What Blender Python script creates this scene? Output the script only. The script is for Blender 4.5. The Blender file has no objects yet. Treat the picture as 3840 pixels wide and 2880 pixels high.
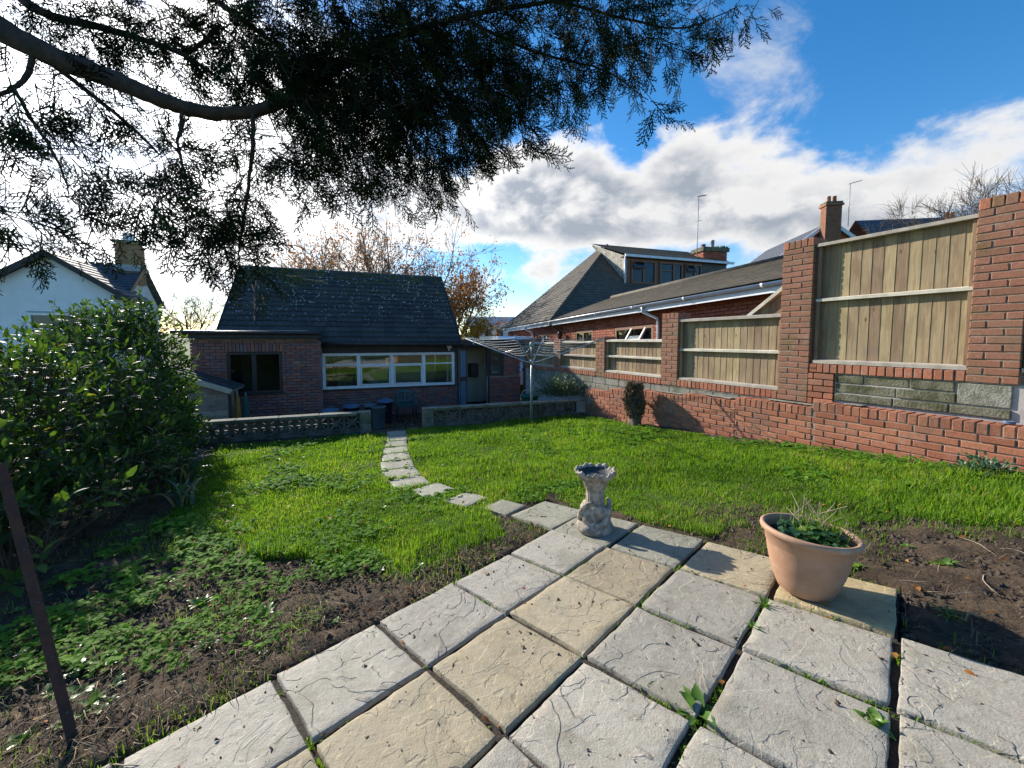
import bpy, bmesh, math, random
import numpy as np
from mathutils import Vector, Matrix
R = math.radians
random.seed(7); rng = np.random.default_rng(7)
scn = bpy.context.scene
COL = scn.collection

# ------------------------------------------------------------ camera
cam = bpy.data.cameras.new('camera'); cam_o = bpy.data.objects.new('camera', cam); COL.objects.link(cam_o)
CAM = Vector((0, 0, 1.24)); PITCH = -3.8
cam.sensor_width = 36; cam.lens = 14.06; cam.shift_y = -0.0169
cam.clip_start = 0.02; cam.clip_end = 3000
cam_o.location = CAM; cam_o.rotation_euler = (R(90 + PITCH), 0, 0)
scn.camera = cam_o

# ------------------------------------------------------------ light
SUN_AZ, SUN_EL = -46.0, 25.0          # azimuth from the view axis, towards the left
sdir = Vector((math.sin(R(SUN_AZ)) * math.cos(R(SUN_EL)), math.cos(R(SUN_AZ)) * math.cos(R(SUN_EL)), math.sin(R(SUN_EL))))
sun = bpy.data.lights.new('sun', 'SUN'); sun.energy = 5.0; sun.angle = R(0.55); sun.color = (1.0, 0.93, 0.82)
sun_o = bpy.data.objects.new('sun', sun); COL.objects.link(sun_o)
sun_o.rotation_euler = sdir.to_track_quat('Z', 'Y').to_euler()
sun_o.location = sdir * 50

world = bpy.data.worlds.new('World'); scn.world = world; world.use_nodes = True
def build_sky():
    nt = world.node_tree; N = nt.nodes; L = nt.links; N.clear()
    out = N.new('ShaderNodeOutputWorld')
    sky = N.new('ShaderNodeTexSky'); sky.sky_type = 'NISHITA'; sky.sun_disc = False
    sky.sun_elevation = R(SUN_EL); sky.sun_rotation = R(SUN_AZ)
    sky.air_density = 1.0; sky.dust_density = 0.3; sky.ozone_density = 3.0; sky.altitude = 100
    bg = N.new('ShaderNodeBackground'); bg.inputs[1].default_value = 0.125
    hs = N.new('ShaderNodeHueSaturation'); hs.inputs['Saturation'].default_value = 1.32; hs.inputs['Value'].default_value = 1.0
    L.new(sky.outputs[0], hs.inputs['Color']); L.new(hs.outputs[0], bg.inputs[0])
    tc = N.new('ShaderNodeTexCoord')
    def math_(op, a, b=None, c=None, clamp=False):
        m = N.new('ShaderNodeMath'); m.operation = op; m.use_clamp = clamp
        for i, v in enumerate((a, b, c)):
            if v is None: continue
            if isinstance(v, (int, float)): m.inputs[i].default_value = v
            else: L.new(v, m.inputs[i])
        return m.outputs[0]
    def vmath(op, a, b=None):
        m = N.new('ShaderNodeVectorMath'); m.operation = op
        for i, v in enumerate((a, b)):
            if v is None: continue
            if isinstance(v, (tuple, Vector)): m.inputs[i].default_value = v
            else: L.new(v, m.inputs[i])
        return m
    d = vmath('NORMALIZE', tc.outputs['Generated']).outputs[0]
    sep = N.new('ShaderNodeSeparateXYZ'); L.new(d, sep.inputs[0])
    # clouds live on the dome in azimuth / elevation (radians)
    az = math_('ARCTAN2', sep.outputs[0], sep.outputs[1]); el = math_('ARCSINE', sep.outputs[2])
    st = vmath('MULTIPLY', d, (1.0, 1.0, 1.55)).outputs[0]
    def noise(vec, scale, detail, rough, off, dist=0.0):
        n = N.new('ShaderNodeTexNoise'); n.inputs['Scale'].default_value = scale; n.inputs['Detail'].default_value = detail
        n.inputs['Roughness'].default_value = rough; n.inputs['Distortion'].default_value = dist
        a = vmath('ADD', vec, off); L.new(a.outputs[0], n.inputs['Vector']); return n.outputs[0]
    # where the cumulus banks stand: azimuth, elevation, half widths (degrees), weight; elsewhere the noise alone decides
    banks = [(4, 18.5, 10, 6.5, .37), (22, 18, 12, 7, .40), (38, 12, 13, 4.5, .24), (49, 17.5, 9, 4.2, .27), (31, 29, 7, 6.5, .15), (15, 24.5, 3.5, 3, -.14), (7, 9, 7, 3, .16), (-1.0, 12, 5, 2.0, -.3), (9, 12.2, 5, 1.2, -.12),
             (-42, 20, 24, 16, .40), (-12, 17, 10, 6, .2), (12, 31, 14, 5, -.26), (46, 26, 11, 7, -.30), (38, 35, 12, 6, -.2), (-60, 40, 12, 8, -.2)]
    cov = None
    for a0, e0, sa, se, k in banks:
        x1 = math_('POWER', math_('ABSOLUTE', math_('DIVIDE', math_('SUBTRACT', az, R(a0)), R(sa))), 2.0); y1 = math_('POWER', math_('ABSOLUTE', math_('DIVIDE', math_('SUBTRACT', el, R(e0)), R(se))), 2.0)
        g = math_('MULTIPLY', math_('EXPONENT', math_('MULTIPLY', math_('ADD', x1, y1), -1.0)), k)
        cov = g if cov is None else math_('ADD', cov, g)
    def density(vec):
        big = noise(vec, 4.2, 9, 0.56, (3.1, 7.7, 1.3), 0.15)
        return big
    n0 = density(st); n1 = density(vmath('ADD', st, tuple(Vector((sdir.x * .035, sdir.y * .0, .075)))).outputs[0])
    d0 = math_('ADD', n0, cov)
    mask = N.new('ShaderNodeMapRange'); mask.interpolation_type = 'SMOOTHSTEP'
    mask.inputs[1].default_value = 0.60; mask.inputs[2].default_value = 0.735; L.new(d0, mask.inputs[0])
    thick = N.new('ShaderNodeMapRange'); thick.interpolation_type = 'SMOOTHSTEP'
    thick.inputs[1].default_value = 0.67; thick.inputs[2].default_value = 0.93; L.new(d0, thick.inputs[0])
    lit = N.new('ShaderNodeMapRange'); lit.inputs[1].default_value = -0.05; lit.inputs[2].default_value = 0.09
    L.new(math_('SUBTRACT', n0, n1), lit.inputs[0])
    sh = math_('MULTIPLY', thick.outputs[0], math_('SUBTRACT', 1.12, math_('MULTIPLY', lit.outputs[0], .95)), None, True)
    ramp = N.new('ShaderNodeMix'); ramp.data_type = 'RGBA'
    L.new(sh, ramp.inputs[0]); ramp.inputs[6].default_value = (0.98, 0.97, 0.96, 1); ramp.inputs[7].default_value = (0.40, 0.45, 0.53, 1)
    # forward scattering of sunlight in the cloud round the sun
    ds = vmath('DOT_PRODUCT', d, tuple(sdir)).outputs['Value']
    ph = math_('EXPONENT', math_('DIVIDE', math_('SUBTRACT', ds, 1.0), 0.05))
    ph2 = math_('EXPONENT', math_('DIVIDE', math_('SUBTRACT', ds, 1.0), 0.16))
    stren = math_('ADD', math_('MULTIPLY', ph, 1.9), math_('ADD', math_('MULTIPLY', ph2, 0.45), 0.56))
    cb = N.new('ShaderNodeBackground'); L.new(ramp.outputs[2], cb.inputs[0]); L.new(stren, cb.inputs[1])
    mx = N.new('ShaderNodeMixShader'); L.new(mask.outputs[0], mx.inputs[0]); L.new(bg.outputs[0], mx.inputs[1]); L.new(cb.outputs[0], mx.inputs[2])
    # torn, half transparent shreds of cloud between the banks
    w0 = noise(vmath('MULTIPLY', d, (1.0, 1.4, 1.2)).outputs[0], 3.6, 10, 0.66, (9.2, 1.1, 4.7), 0.5)
    wm = N.new('ShaderNodeMapRange'); wm.interpolation_type = 'SMOOTHSTEP'; wm.inputs[1].default_value = 0.55; wm.inputs[2].default_value = 0.80; wm.inputs[4].default_value = 0.75
    def gs(a0, e0, sa, se, k):
        x1 = math_('POWER', math_('ABSOLUTE', math_('DIVIDE', math_('SUBTRACT', az, R(a0)), R(sa))), 2.0); y1 = math_('POWER', math_('ABSOLUTE', math_('DIVIDE', math_('SUBTRACT', el, R(e0)), R(se))), 2.0)
        return math_('MULTIPLY', math_('EXPONENT', math_('MULTIPLY', math_('ADD', x1, y1), -1.0)), k)
    L.new(math_('ADD', math_('ADD', w0, gs(31, 29.5, 9, 6, .13)), math_('MULTIPLY', cov, .38)), wm.inputs[0])
    wb = N.new('ShaderNodeBackground'); wb.inputs[0].default_value = (0.93, 0.95, 0.99, 1); L.new(math_('ADD', math_('MULTIPLY', ph2, 1.0), 0.50), wb.inputs[1])
    m2 = N.new('ShaderNodeMixShader'); L.new(wm.outputs[0], m2.inputs[0]); L.new(bg.outputs[0], m2.inputs[1]); L.new(wb.outputs[0], m2.inputs[2]); L.new(m2.outputs[0], mx.inputs[1])
    L.new(mx.outputs[0], out.inputs[0])
build_sky()
vs = scn.view_settings; vs.view_transform = 'Standard'; vs.look = 'None'; vs.gamma = 1; vs.exposure = 0.78
vs.use_curve_mapping = False
scn.render.engine = 'CYCLES'
scn.cycles.max_bounces = 6; scn.cycles.transparent_max_bounces = 12; scn.cycles.diffuse_bounces = 3

# ------------------------------------------------------------ helpers
def tag(o, label=None, cat=None, group=None, kind=None):
    if label: o['label'] = label
    if cat: o['category'] = cat
    if group: o['group'] = group
    if kind: o['kind'] = kind
    return o
def thing(name, label, cat, loc=(0, 0, 0), rz=0, group=None, rot=None):
    o = bpy.data.objects.new(name, None); COL.objects.link(o); o.location = loc
    o.rotation_euler = rot if rot else (0, 0, rz); o.empty_display_size = 0.1
    return tag(o, label, cat, group)
def link(name, me, parent=None, mat=None, kind=None):
    o = bpy.data.objects.new(name, me); COL.objects.link(o)
    if mat is not None and len(me.materials) == 0: me.materials.append(mat)
    if parent: o.parent = parent
    if kind: o['kind'] = kind
    return o
def npmesh(name, v, tris, rnd=None, smooth=False, quads=None):
    me = bpy.data.meshes.new(name); v = np.asarray(v, np.float32).reshape(-1, 3)
    tris = np.asarray(tris, np.int32).reshape(-1, 3) if tris is not None and len(tris) else np.zeros((0, 3), np.int32)
    q = np.asarray(quads, np.int32).reshape(-1, 4) if quads is not None and len(quads) else np.zeros((0, 4), np.int32)
    me.vertices.add(len(v)); me.vertices.foreach_set('co', v.ravel())
    nt, nq = len(tris), len(q)
    me.loops.add(nt * 3 + nq * 4); me.loops.foreach_set('vertex_index', np.concatenate([tris.ravel(), q.ravel()]))
    me.polygons.add(nt + nq)
    me.polygons.foreach_set('loop_start', np.concatenate([np.arange(nt) * 3, nt * 3 + np.arange(nq) * 4]).astype(np.int32))
    if smooth: me.polygons.foreach_set('use_smooth', np.ones(nt + nq, bool))
    if rnd is not None:
        a = me.attributes.new('rnd', 'FLOAT', 'POINT'); a.data.foreach_set('value', np.asarray(rnd, np.float32))
    me.update(calc_edges=True); me.validate()
    return me
class MB:
    def __init__(s): s.v = []; s.f = []; s.sm = []
    def add(s, vs, fs, smooth=False):
        b = len(s.v); s.v += [tuple(p) for p in vs]; s.f += [tuple(i + b for i in f) for f in fs]; s.sm += [smooth] * len(fs); return s
    def box(s, x0, x1, y0, y1, z0, z1, M=None):
        p = [(x, y, z) for x in (x0, x1) for y in (y0, y1) for z in (z0, z1)]
        if M is not None: p = [M @ Vector(q) for q in p]
        return s.add(p, [(0, 1, 3, 2), (4, 6, 7, 5), (0, 4, 5, 1), (2, 3, 7, 6), (0, 2, 6, 4), (1, 5, 7, 3)])
    def cbox(s, x0, x1, y0, y1, z0, z1, c=.004, M=None):     # chamfered box
        X, Y, Z = (x0, x1), (y0, y1), (z0, z1); vs = []; idx = {}
        for i in (0, 1):
            for j in (0, 1):
                for k in (0, 1):
                    a = [X[i], Y[j], Z[k]]; ins = [a[0] + (c if i == 0 else -c), a[1] + (c if j == 0 else -c), a[2] + (c if k == 0 else -c)]
                    for ax in range(3):
                        q = list(ins); q[ax] = a[ax]; idx[i, j, k, ax] = len(vs); vs.append(q)
        fs = []
        for ax in range(3):
            o1, o2 = [(1, 2), (2, 0), (0, 1)][ax]
            for side in (0, 1):
                quad = []
                for u, w in ((0, 0), (1, 0), (1, 1), (0, 1)):
                    key = [0, 0, 0]; key[ax] = side; key[o1] = u; key[o2] = w; quad.append(idx[key[0], key[1], key[2], ax])
                fs.append(tuple(quad if side else quad[::-1]))
        for ax in range(3):            # edges parallel to ax
            o1, o2 = [(1, 2), (2, 0), (0, 1)][ax]
            for u in (0, 1):
                for w in (0, 1):
                    k0 = [0, 0, 0]; k1 = [0, 0, 0]; k0[o1] = k1[o1] = u; k0[o2] = k1[o2] = w; k1[ax] = 1
                    q = [idx[tuple(k0) + (o1,)], idx[tuple(k1) + (o1,)], idx[tuple(k1) + (o2,)], idx[tuple(k0) + (o2,)]]
                    fs.append(tuple(q if (u ^ w) else q[::-1]))
        for i in (0, 1):
            for j in (0, 1):
                for k in (0, 1):
                    q = [idx[i, j, k, 0], idx[i, j, k, 1], idx[i, j, k, 2]]
                    fs.append(tuple(q if (i + j + k) % 2 else q[::-1]))
        if M is not None: vs = [M @ Vector(q) for q in vs]
        return s.add(vs, fs)
    def tube(s, path, rad, n=8, cap=True, smooth=True):
        path = [Vector(p) for p in path]; m = len(path)
        if not hasattr(rad, '__len__'): rad = [rad] * m
        vs = []; prev = None
        for i, p in enumerate(path):
            t = (path[min(i + 1, m - 1)] - path[max(i - 1, 0)]).normalized()
            if prev is None: u = t.orthogonal().normalized()
            else: u = (prev - t * prev.dot(t)); u = u.normalized() if u.length > 1e-6 else t.orthogonal().normalized()
            prev = u; w = t.cross(u)
            for k in range(n):
                a = 2 * math.pi * k / n; vs.append(p + (u * math.cos(a) + w * math.sin(a)) * rad[i])
        fs = [(i * n + k, i * n + (k + 1) % n, (i + 1) * n + (k + 1) % n, (i + 1) * n + k) for i in range(m - 1) for k in range(n)]
        s.add(vs, fs, smooth)
        if cap: 
            b = len(s.v) - len(vs); s.f += [tuple(b + k for k in range(n))[::-1], tuple(b + (m - 1) * n + k for k in range(n))]; s.sm += [False] * 2
        return s
    def lathe(s, prof, c=(0, 0, 0), n=32, smooth=True, fn=None, closed=False):
        vs = []
        for j, (r, z) in enumerate(prof):
            for k in range(n):
                a = 2 * math.pi * k / n; rr, zz = (r, z) if fn is None else fn(r, z, a, j)
                vs.append((c[0] + rr * math.cos(a), c[1] + rr * math.sin(a), c[2] + zz))
        fs = [(i * n + k, i * n + (k + 1) % n, (i + 1) * n + (k + 1) % n, (i + 1) * n + k) for i in range(len(prof) - 1) for k in range(n)]
        s.add(vs, fs, smooth)
        return s
    def prism(s, pts, y0, y1):      # polygon in xz extruded along y
        n = len(pts); vs = [(x, y0, z) for x, z in pts] + [(x, y1, z) for x, z in pts]
        fs = [tuple(range(n)), tuple(range(n, 2 * n))[::-1]] + [(i, i + n, (i + 1) % n + n, (i + 1) % n) for i in range(n)]
        return s.add(vs, fs)
    def mesh(s, name):
        me = bpy.data.meshes.new(name); me.from_pydata(s.v, [], s.f)
        if any(s.sm): me.polygons.foreach_set('use_smooth', s.sm)
        me.update(); return me
    def build(s, name, mat, parent=None, kind=None, fix=True):
        me = s.mesh(name)
        if fix:
            bm = bmesh.new(); bm.from_mesh(me); bmesh.ops.recalc_face_normals(bm, faces=bm.faces); bm.to_mesh(me); bm.free()
        return link(name, me, parent, mat, kind)
def fmat(o, ang):      # 4x4 of a frame turned by ang degrees about z
    return Matrix.Translation(o) @ Matrix.Rotation(R(ang), 4, 'Z')

# ------------------------------------------------------------ materials
def new_mat(name):
    m = bpy.data.materials.new(name); m.use_nodes = True; nt = m.node_tree
    return m, nt, nt.nodes['Principled BSDF'], nt.nodes['Material Output']
class NT:
    def __init__(s, nt): s.nt = nt; s.N = nt.nodes; s.L = nt.links
    def pos(s):
        return s.N.new('ShaderNodeNewGeometry').outputs['Position']
    def obj(s): return s.N.new('ShaderNodeTexCoord').outputs['Object']
    def noise(s, scale, detail=5, rough=.55, vec=None, dist=0., off=None):
        n = s.N.new('ShaderNodeTexNoise'); n.inputs['Scale'].default_value = scale; n.inputs['Detail'].default_value = detail
        n.inputs['Roughness'].default_value = rough; n.inputs['Distortion'].default_value = dist
        vec = vec if vec is not None else s.pos()
        s.L.new(vec, n.inputs['Vector']); return n.outputs[0]
    def voro(s, scale, vec=None, feat='F1', out=0):
        n = s.N.new('ShaderNodeTexVoronoi'); n.feature = feat; n.inputs['Scale'].default_value = scale
        s.L.new(vec if vec is not None else s.pos(), n.inputs['Vector']); return n.outputs[out]
    def mr(s, v, a, b, c=0., d=1., smooth=True):
        n = s.N.new('ShaderNodeMapRange'); n.inputs[1].default_value = a; n.inputs[2].default_value = b; n.inputs[3].default_value = c; n.inputs[4].default_value = d
        if smooth: n.interpolation_type = 'SMOOTHSTEP'
        s.L.new(v, n.inputs[0]); return n.outputs[0]
    def mix(s, f, a, b, mode='MIX'):
        n = s.N.new('ShaderNodeMix'); n.data_type = 'RGBA'; n.blend_type = mode
        for i, v in ((0, f), (6, a), (7, b)):
            if isinstance(v, (int, float)): n.inputs[i].default_value = v
            elif isinstance(v, tuple): n.inputs[i].default_value = v if len(v) == 4 else v + (1,)
            else: s.L.new(v, n.inputs[i])
        return n.outputs[2]
    def math(s, op, a, b=0., clamp=False):
        n = s.N.new('ShaderNodeMath'); n.operation = op; n.use_clamp = clamp
        for i, v in enumerate((a, b)):
            if isinstance(v, (int, float)): n.inputs[i].default_value = v
            else: s.L.new(v, n.inputs[i])
        return n.outputs[0]
    def scalev(s, vec, sc):
        n = s.N.new('ShaderNodeMapping'); n.inputs['Scale'].default_value = sc; s.L.new(vec, n.inputs[0]); return n.outputs[0]
    def rand(s):
        a = s.N.new('ShaderNodeObjectInfo').outputs['Random']; b = s.N.new('ShaderNodeNewGeometry').outputs['Random Per Island']
        return s.math('FRACT', s.math('ADD', a, b))
    def attr(s, name='rnd'):
        n = s.N.new('ShaderNodeAttribute'); n.attribute_name = name; return n.outputs['Fac']
    def ramp(s, v, stops):
        n = s.N.new('ShaderNodeValToRGB'); e = n.color_ramp.elements
        while len(e) < len(stops): e.new(.5)
        for i, (p, c) in enumerate(stops): e[i].position = p; e[i].color = c if len(c) == 4 else c + (1,)
        s.L.new(v, n.inputs[0]); return n.outputs[0]
    def bump(s, h, strength=.3, dist=.01, normal=None):
        n = s.N.new('ShaderNodeBump'); n.inputs['Strength'].default_value = strength; n.inputs['Distance'].default_value = dist
        s.L.new(h, n.inputs['Height'])
        if normal is not None: s.L.new(normal, n.inputs['Normal'])
        return n.outputs[0]
def simple(name, c1, c2=None, rough=.6, scale=8, bump=.15, bscale=60, metal=0., bdist=.004, spec=.5, contrast=(.35, .65)):
    m, nt, p, out = new_mat(name); t = NT(nt)
    c2 = c2 or tuple(x * .75 for x in c1)
    p.inputs['Roughness'].default_value = rough; p.inputs['Metallic'].default_value = metal; p.inputs['Specular IOR Level'].default_value = spec
    f = t.mr(t.noise(scale, 6, .6), contrast[0], contrast[1])
    nt.links.new(t.mix(f, c2, c1), p.inputs['Base Color'])
    if bump: nt.links.new(t.bump(t.noise(bscale, 4, .6), bump, bdist), p.inputs['Normal'])
    return m
def leafmat(name, stops, rough=.45, trans=.35, tcol=None, spec=.5):
    m, nt, p, out = new_mat(name); t = NT(nt)
    col = t.ramp(t.attr('rnd'), stops); nt.links.new(col, p.inputs['Base Color'])
    p.inputs['Roughness'].default_value = rough; p.inputs['Specular IOR Level'].default_value = spec
    tr = nt.nodes.new('ShaderNodeBsdfTranslucent')
    nt.links.new(t.mix(1.0, col, tcol or (1.9, 1.7, .7), 'MULTIPLY'), tr.inputs[0])
    mx = nt.nodes.new('ShaderNodeMixShader'); mx.inputs[0].default_value = trans
    nt.links.new(p.outputs[0], mx.inputs[1]); nt.links.new(tr.outputs[0], mx.inputs[2]); nt.links.new(mx.outputs[0], out.inputs[0])
    return m
def brickmat(name, stops, moss=None, rough=.85, stain=.35, stainc=(.09, .075, .05)):
    m, nt, p, out = new_mat(name); t = NT(nt)
    r = t.rand(); col = t.ramp(r, stops)
    col = t.mix(t.mr(t.noise(55, 4, .65), .45, .7, 0, .45), col, tuple(c * .55 for c in stops[0][1][:3]))
    col = t.mix(t.mr(t.noise(2.3, 5, .6), .48, .68, 0, stain), col, stainc)
    if moss: col = t.mix(t.mr(t.noise(3.1, 6, .65), moss[0], moss[0] + .14, 0, moss[1]), col, (.10, .105, .03))
    col = t.mix(t.mr(t.noise(22, 3, .7), .62, .74, 0, .4), col, (.42, .38, .33)); col = t.mix(t.mr(t.noise(5.5, 5, .7, None, .5), .55, .72, 0, .32), col, (.36, .33, .29))
    nt.links.new(col, p.inputs['Base Color']); p.inputs['Roughness'].default_value = rough; p.inputs['Specular IOR Level'].default_value = .25
    h = t.math('ADD', t.noise(70, 5, .7), t.math('MULTIPLY', t.noise(14, 3, .5), .8))
    nt.links.new(t.bump(h, .55, .005), p.inputs['Normal'])
    return m
MT = {}
MT['mortar'] = simple('mortar', (.30, .265, .21), (.15, .13, .10), .95, 9, .5, 90)
MT['mortar_dark'] = simple('mortar_dark', (.44, .40, .37), (.32, .29, .27), .95, 9, .4, 90)
MT['brick_red'] = brickmat('brick_red', [(0, (.30, .105, .058)), (.35, (.38, .142, .08)), (.7, (.44, .178, .10)), (1, (.32, .135, .085))], stain=.5, stainc=(.15, .10, .07))
MT['brick_pier'] = brickmat('brick_pier', [(0, (.25, .115, .07)), (.4, (.31, .135, .085)), (.75, (.28, .14, .09)), (1, (.34, .135, .085))], moss=(.52, .45), stain=.55, stainc=(.17, .135, .08))
MT['brick_house'] = brickmat('brick_house', [(0, (.26, .10, .08)), (.25, (.14, .10, .11)), (.45, (.31, .12, .09)), (.7, (.17, .135, .14)), (1, (.34, .15, .11))], stain=.2)
MT['brick_nb'] = brickmat('brick_nb', [(0, (.30, .085, .05)), (.5, (.36, .11, .06)), (1, (.42, .15, .085))], stain=.15)
# ------------------------------------------------------------ terrain
CO = (-0.02244768, 0.00577561, 0.00694332, 0.00481945, -0.0059345, 0.00125692)
def vnoise(x, y, s, seed=0):         # smooth value noise
    x = np.asarray(x, float) * s + seed * 17.3; y = np.asarray(y, float) * s + seed * 5.1
    xi = np.floor(x).astype(np.int64); yi = np.floor(y).astype(np.int64); fx = x - xi; fy = y - yi
    def h(a, b):
        n = (a * 374761393 + b * 668265263 + seed * 1442695) & 0x7fffffff; n = (n ^ (n >> 13)) * 1274126177 & 0x7fffffff
        return ((n ^ (n >> 16)) & 0xffff) / 65535.
    u = fx * fx * (3 - 2 * fx); v = fy * fy * (3 - 2 * fy)
    return (h(xi, yi) * (1 - u) + h(xi + 1, yi) * u) * (1 - v) + (h(xi, yi + 1) * (1 - u) + h(xi + 1, yi + 1) * u) * v
def fbm(x, y, s, seed=0, o=4):
    return sum(vnoise(x, y, s * 2 ** k, seed + k) * .5 ** k for k in range(o)) / sum(.5 ** k for k in range(o))
def sstep(a, b, x): t = np.clip((np.asarray(x, float) - a) / (b - a), 0, 1); return t * t * (3 - 2 * t)
YARD = -0.93
def wall_s(x, y):      # distance beyond the screen wall line, towards the house
    return (x + 5.13) * -.36 + (y - 6.28) * .933
def fence_y(x, y):     # distance on the garden side of the pier faces
    return (x - 3.65) * -.894 + (y - 5.47) * -.447
def gz0(x, y):
    xc = np.clip(x, -6, 5); yc = np.clip(y, -.3, 9.2)
    return .066 * xc - .067 * yc + CO[0] + CO[1] * xc + CO[2] * yc + CO[3] * xc * xc + CO[4] * xc * yc + CO[5] * yc * yc
def gz(x, y):
    x = np.asarray(x, float); y = np.asarray(y, float)
    z = gz0(x, y); t = sstep(.12, .8, wall_s(x, y)); z = z * (1 - t) + YARD * t
    r = np.hypot(x, y); t2 = sstep(14, 40, r); z = z * (1 - t2) + (-1.3) * t2
    t3 = sstep(120, 900, r); return z * (1 - t3) + (-1.3 + 14.0) * t3 * (y > 0) + (-1.3) * t3 * (y <= 0)
def in_poly(x, y, P):
    x = np.asarray(x); y = np.asarray(y); c = np.zeros(x.shape, bool); n = len(P)
    for i in range(n):
        x1, y1 = P[i]; x2, y2 = P[(i + 1) % n]
        if y1 == y2: continue
        c ^= ((y1 > y) != (y2 > y)) & (x < (x2 - x1) * (y - y1) / (y2 - y1) + x1)
    return c
# patio grid
SL = .46; PA = np.array((.3252, -.3252)); PB = np.array((-.3252, -.3252)); P0 = np.array((.30, 2.557))
CELLS = {(-1, -1): 'g'}
for j in range(-1, 7): CELLS[(0, j)] = 'g'
for j in range(-1, 7): CELLS[(1, j)] = 't' if j >= 0 and j not in (5,) else 'k'
for j in range(-1, 7): CELLS[(2, j)] = 'g'
for j in range(-1, 7): CELLS[(3, j)] = 'g'
for j in range(0, 7): CELLS[(4, j)] = 'g'
for j in range(0, 7): CELLS[(5, j)] = 'g'
CELLS[(2, -1)] = 't'; CELLS[(3, -1)] = 'y'; CELLS[(0, -1)] = 'k'; CELLS[(-1, -1)] = 'k'
def cell_c(i, j): return P0 + PA * i + PB * j
def patio_ij(x, y):
    dx = np.asarray(x) - P0[0]; dy = np.asarray(y) - P0[1]; a = .3252
    return (dx - dy) / (2 * a), -(dx + dy) / (2 * a)
def in_patio(x, y, m=0.):
    i, j = patio_ij(x, y); ii = np.floor(i + .5).astype(int); jj = np.floor(j + .5).astype(int)
    ok = np.zeros(np.shape(x), bool)
    for (a, b) in CELLS:
        ok |= (np.abs(i - a) < .5 + m) & (np.abs(j - b) < .5 + m)
    return ok
PATH = [(-2.06, 7.05, .36, .42, 106), (-1.94, 6.64, .36, .42, 106), (-1.83, 6.22, .37, .42, 106), (-1.715, 5.80, .39, .42, 107), (-1.59, 5.39, .41, .42, 108),
        (-1.46, 4.99, .43, .40, 110), (-1.30, 4.60, .43, .40, 114), (-1.12, 4.25, .42, .36, 120), (-.80, 3.95, .36, .34, 133), (-.43, 3.64, .32, .30, 140), (-.07, 3.40, .28, .28, 138)]
def in_path(x, y, m=0.):
    ok = np.zeros(np.shape(x), bool)
    for (cx, cy, w, l, a) in PATH:
        ca, sa = math.cos(R(a)), math.sin(R(a)); dx = x - cx; dy = y - cy
        u = dx * ca + dy * sa; v = -dx * sa + dy * ca
        ok |= (np.abs(u) < l / 2 + m) & (np.abs(v) < w / 2 + m)
    return ok
LAWN = [(-4.75, 6.2), (-4.0, 6.42), (-2.4, 7.02), (-1.9, 7.45), (1.45, 8.72), (2.45, 6.85), (2.98, 5.72), (3.35, 5.0), (3.75, 4.1), (4.2, 3.3), (4.6, 2.4), (3.3, 2.35), (2.7, 2.62), (2.2, 2.62), (1.85, 2.85),
        (1.25, 2.72), (.95, 2.98), (.3, 3.62), (-.1, 3.2), (.0, 2.92), (-.08, 2.72), (-.55, 2.3), (-1.2, 2.52), (-2.2, 2.85), (-3.0, 3.35), (-3.3, 4.1), (-3.9, 4.9)]
CLOVER = [(-3.2, 3.5), (-1.2, 2.7), (-.6, 2.4), (-.95, 2.0), (-1.7, 1.6), (-2.3, 1.5), (-2.9, 2.3)]
def lawn_d(x, y):        # 0..1 how grassy the ground is
    n = fbm(x, y, 1.1, 3); jx = (fbm(x, y, 2.3, 11) - .5) * .5; jy = (fbm(x, y, 2.3, 23) - .5) * .5
    a = in_poly(x + jx, y + jy, LAWN).astype(float) * np.maximum(sstep(.06, .2, n), .3)
    worn = np.exp(-(((x - 1.75) / .55) ** 2 + ((y - 2.95) / .28) ** 2)) + .8 * np.exp(-(((x + 4.1) / .7) ** 2 + ((y - 6.05) / .35) ** 2)) + .75 * np.exp(-(((x + .3) / .5) ** 2 + ((y - 2.42) / .25) ** 2))
    return np.clip(a - worn * .85, 0, 1)
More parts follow.
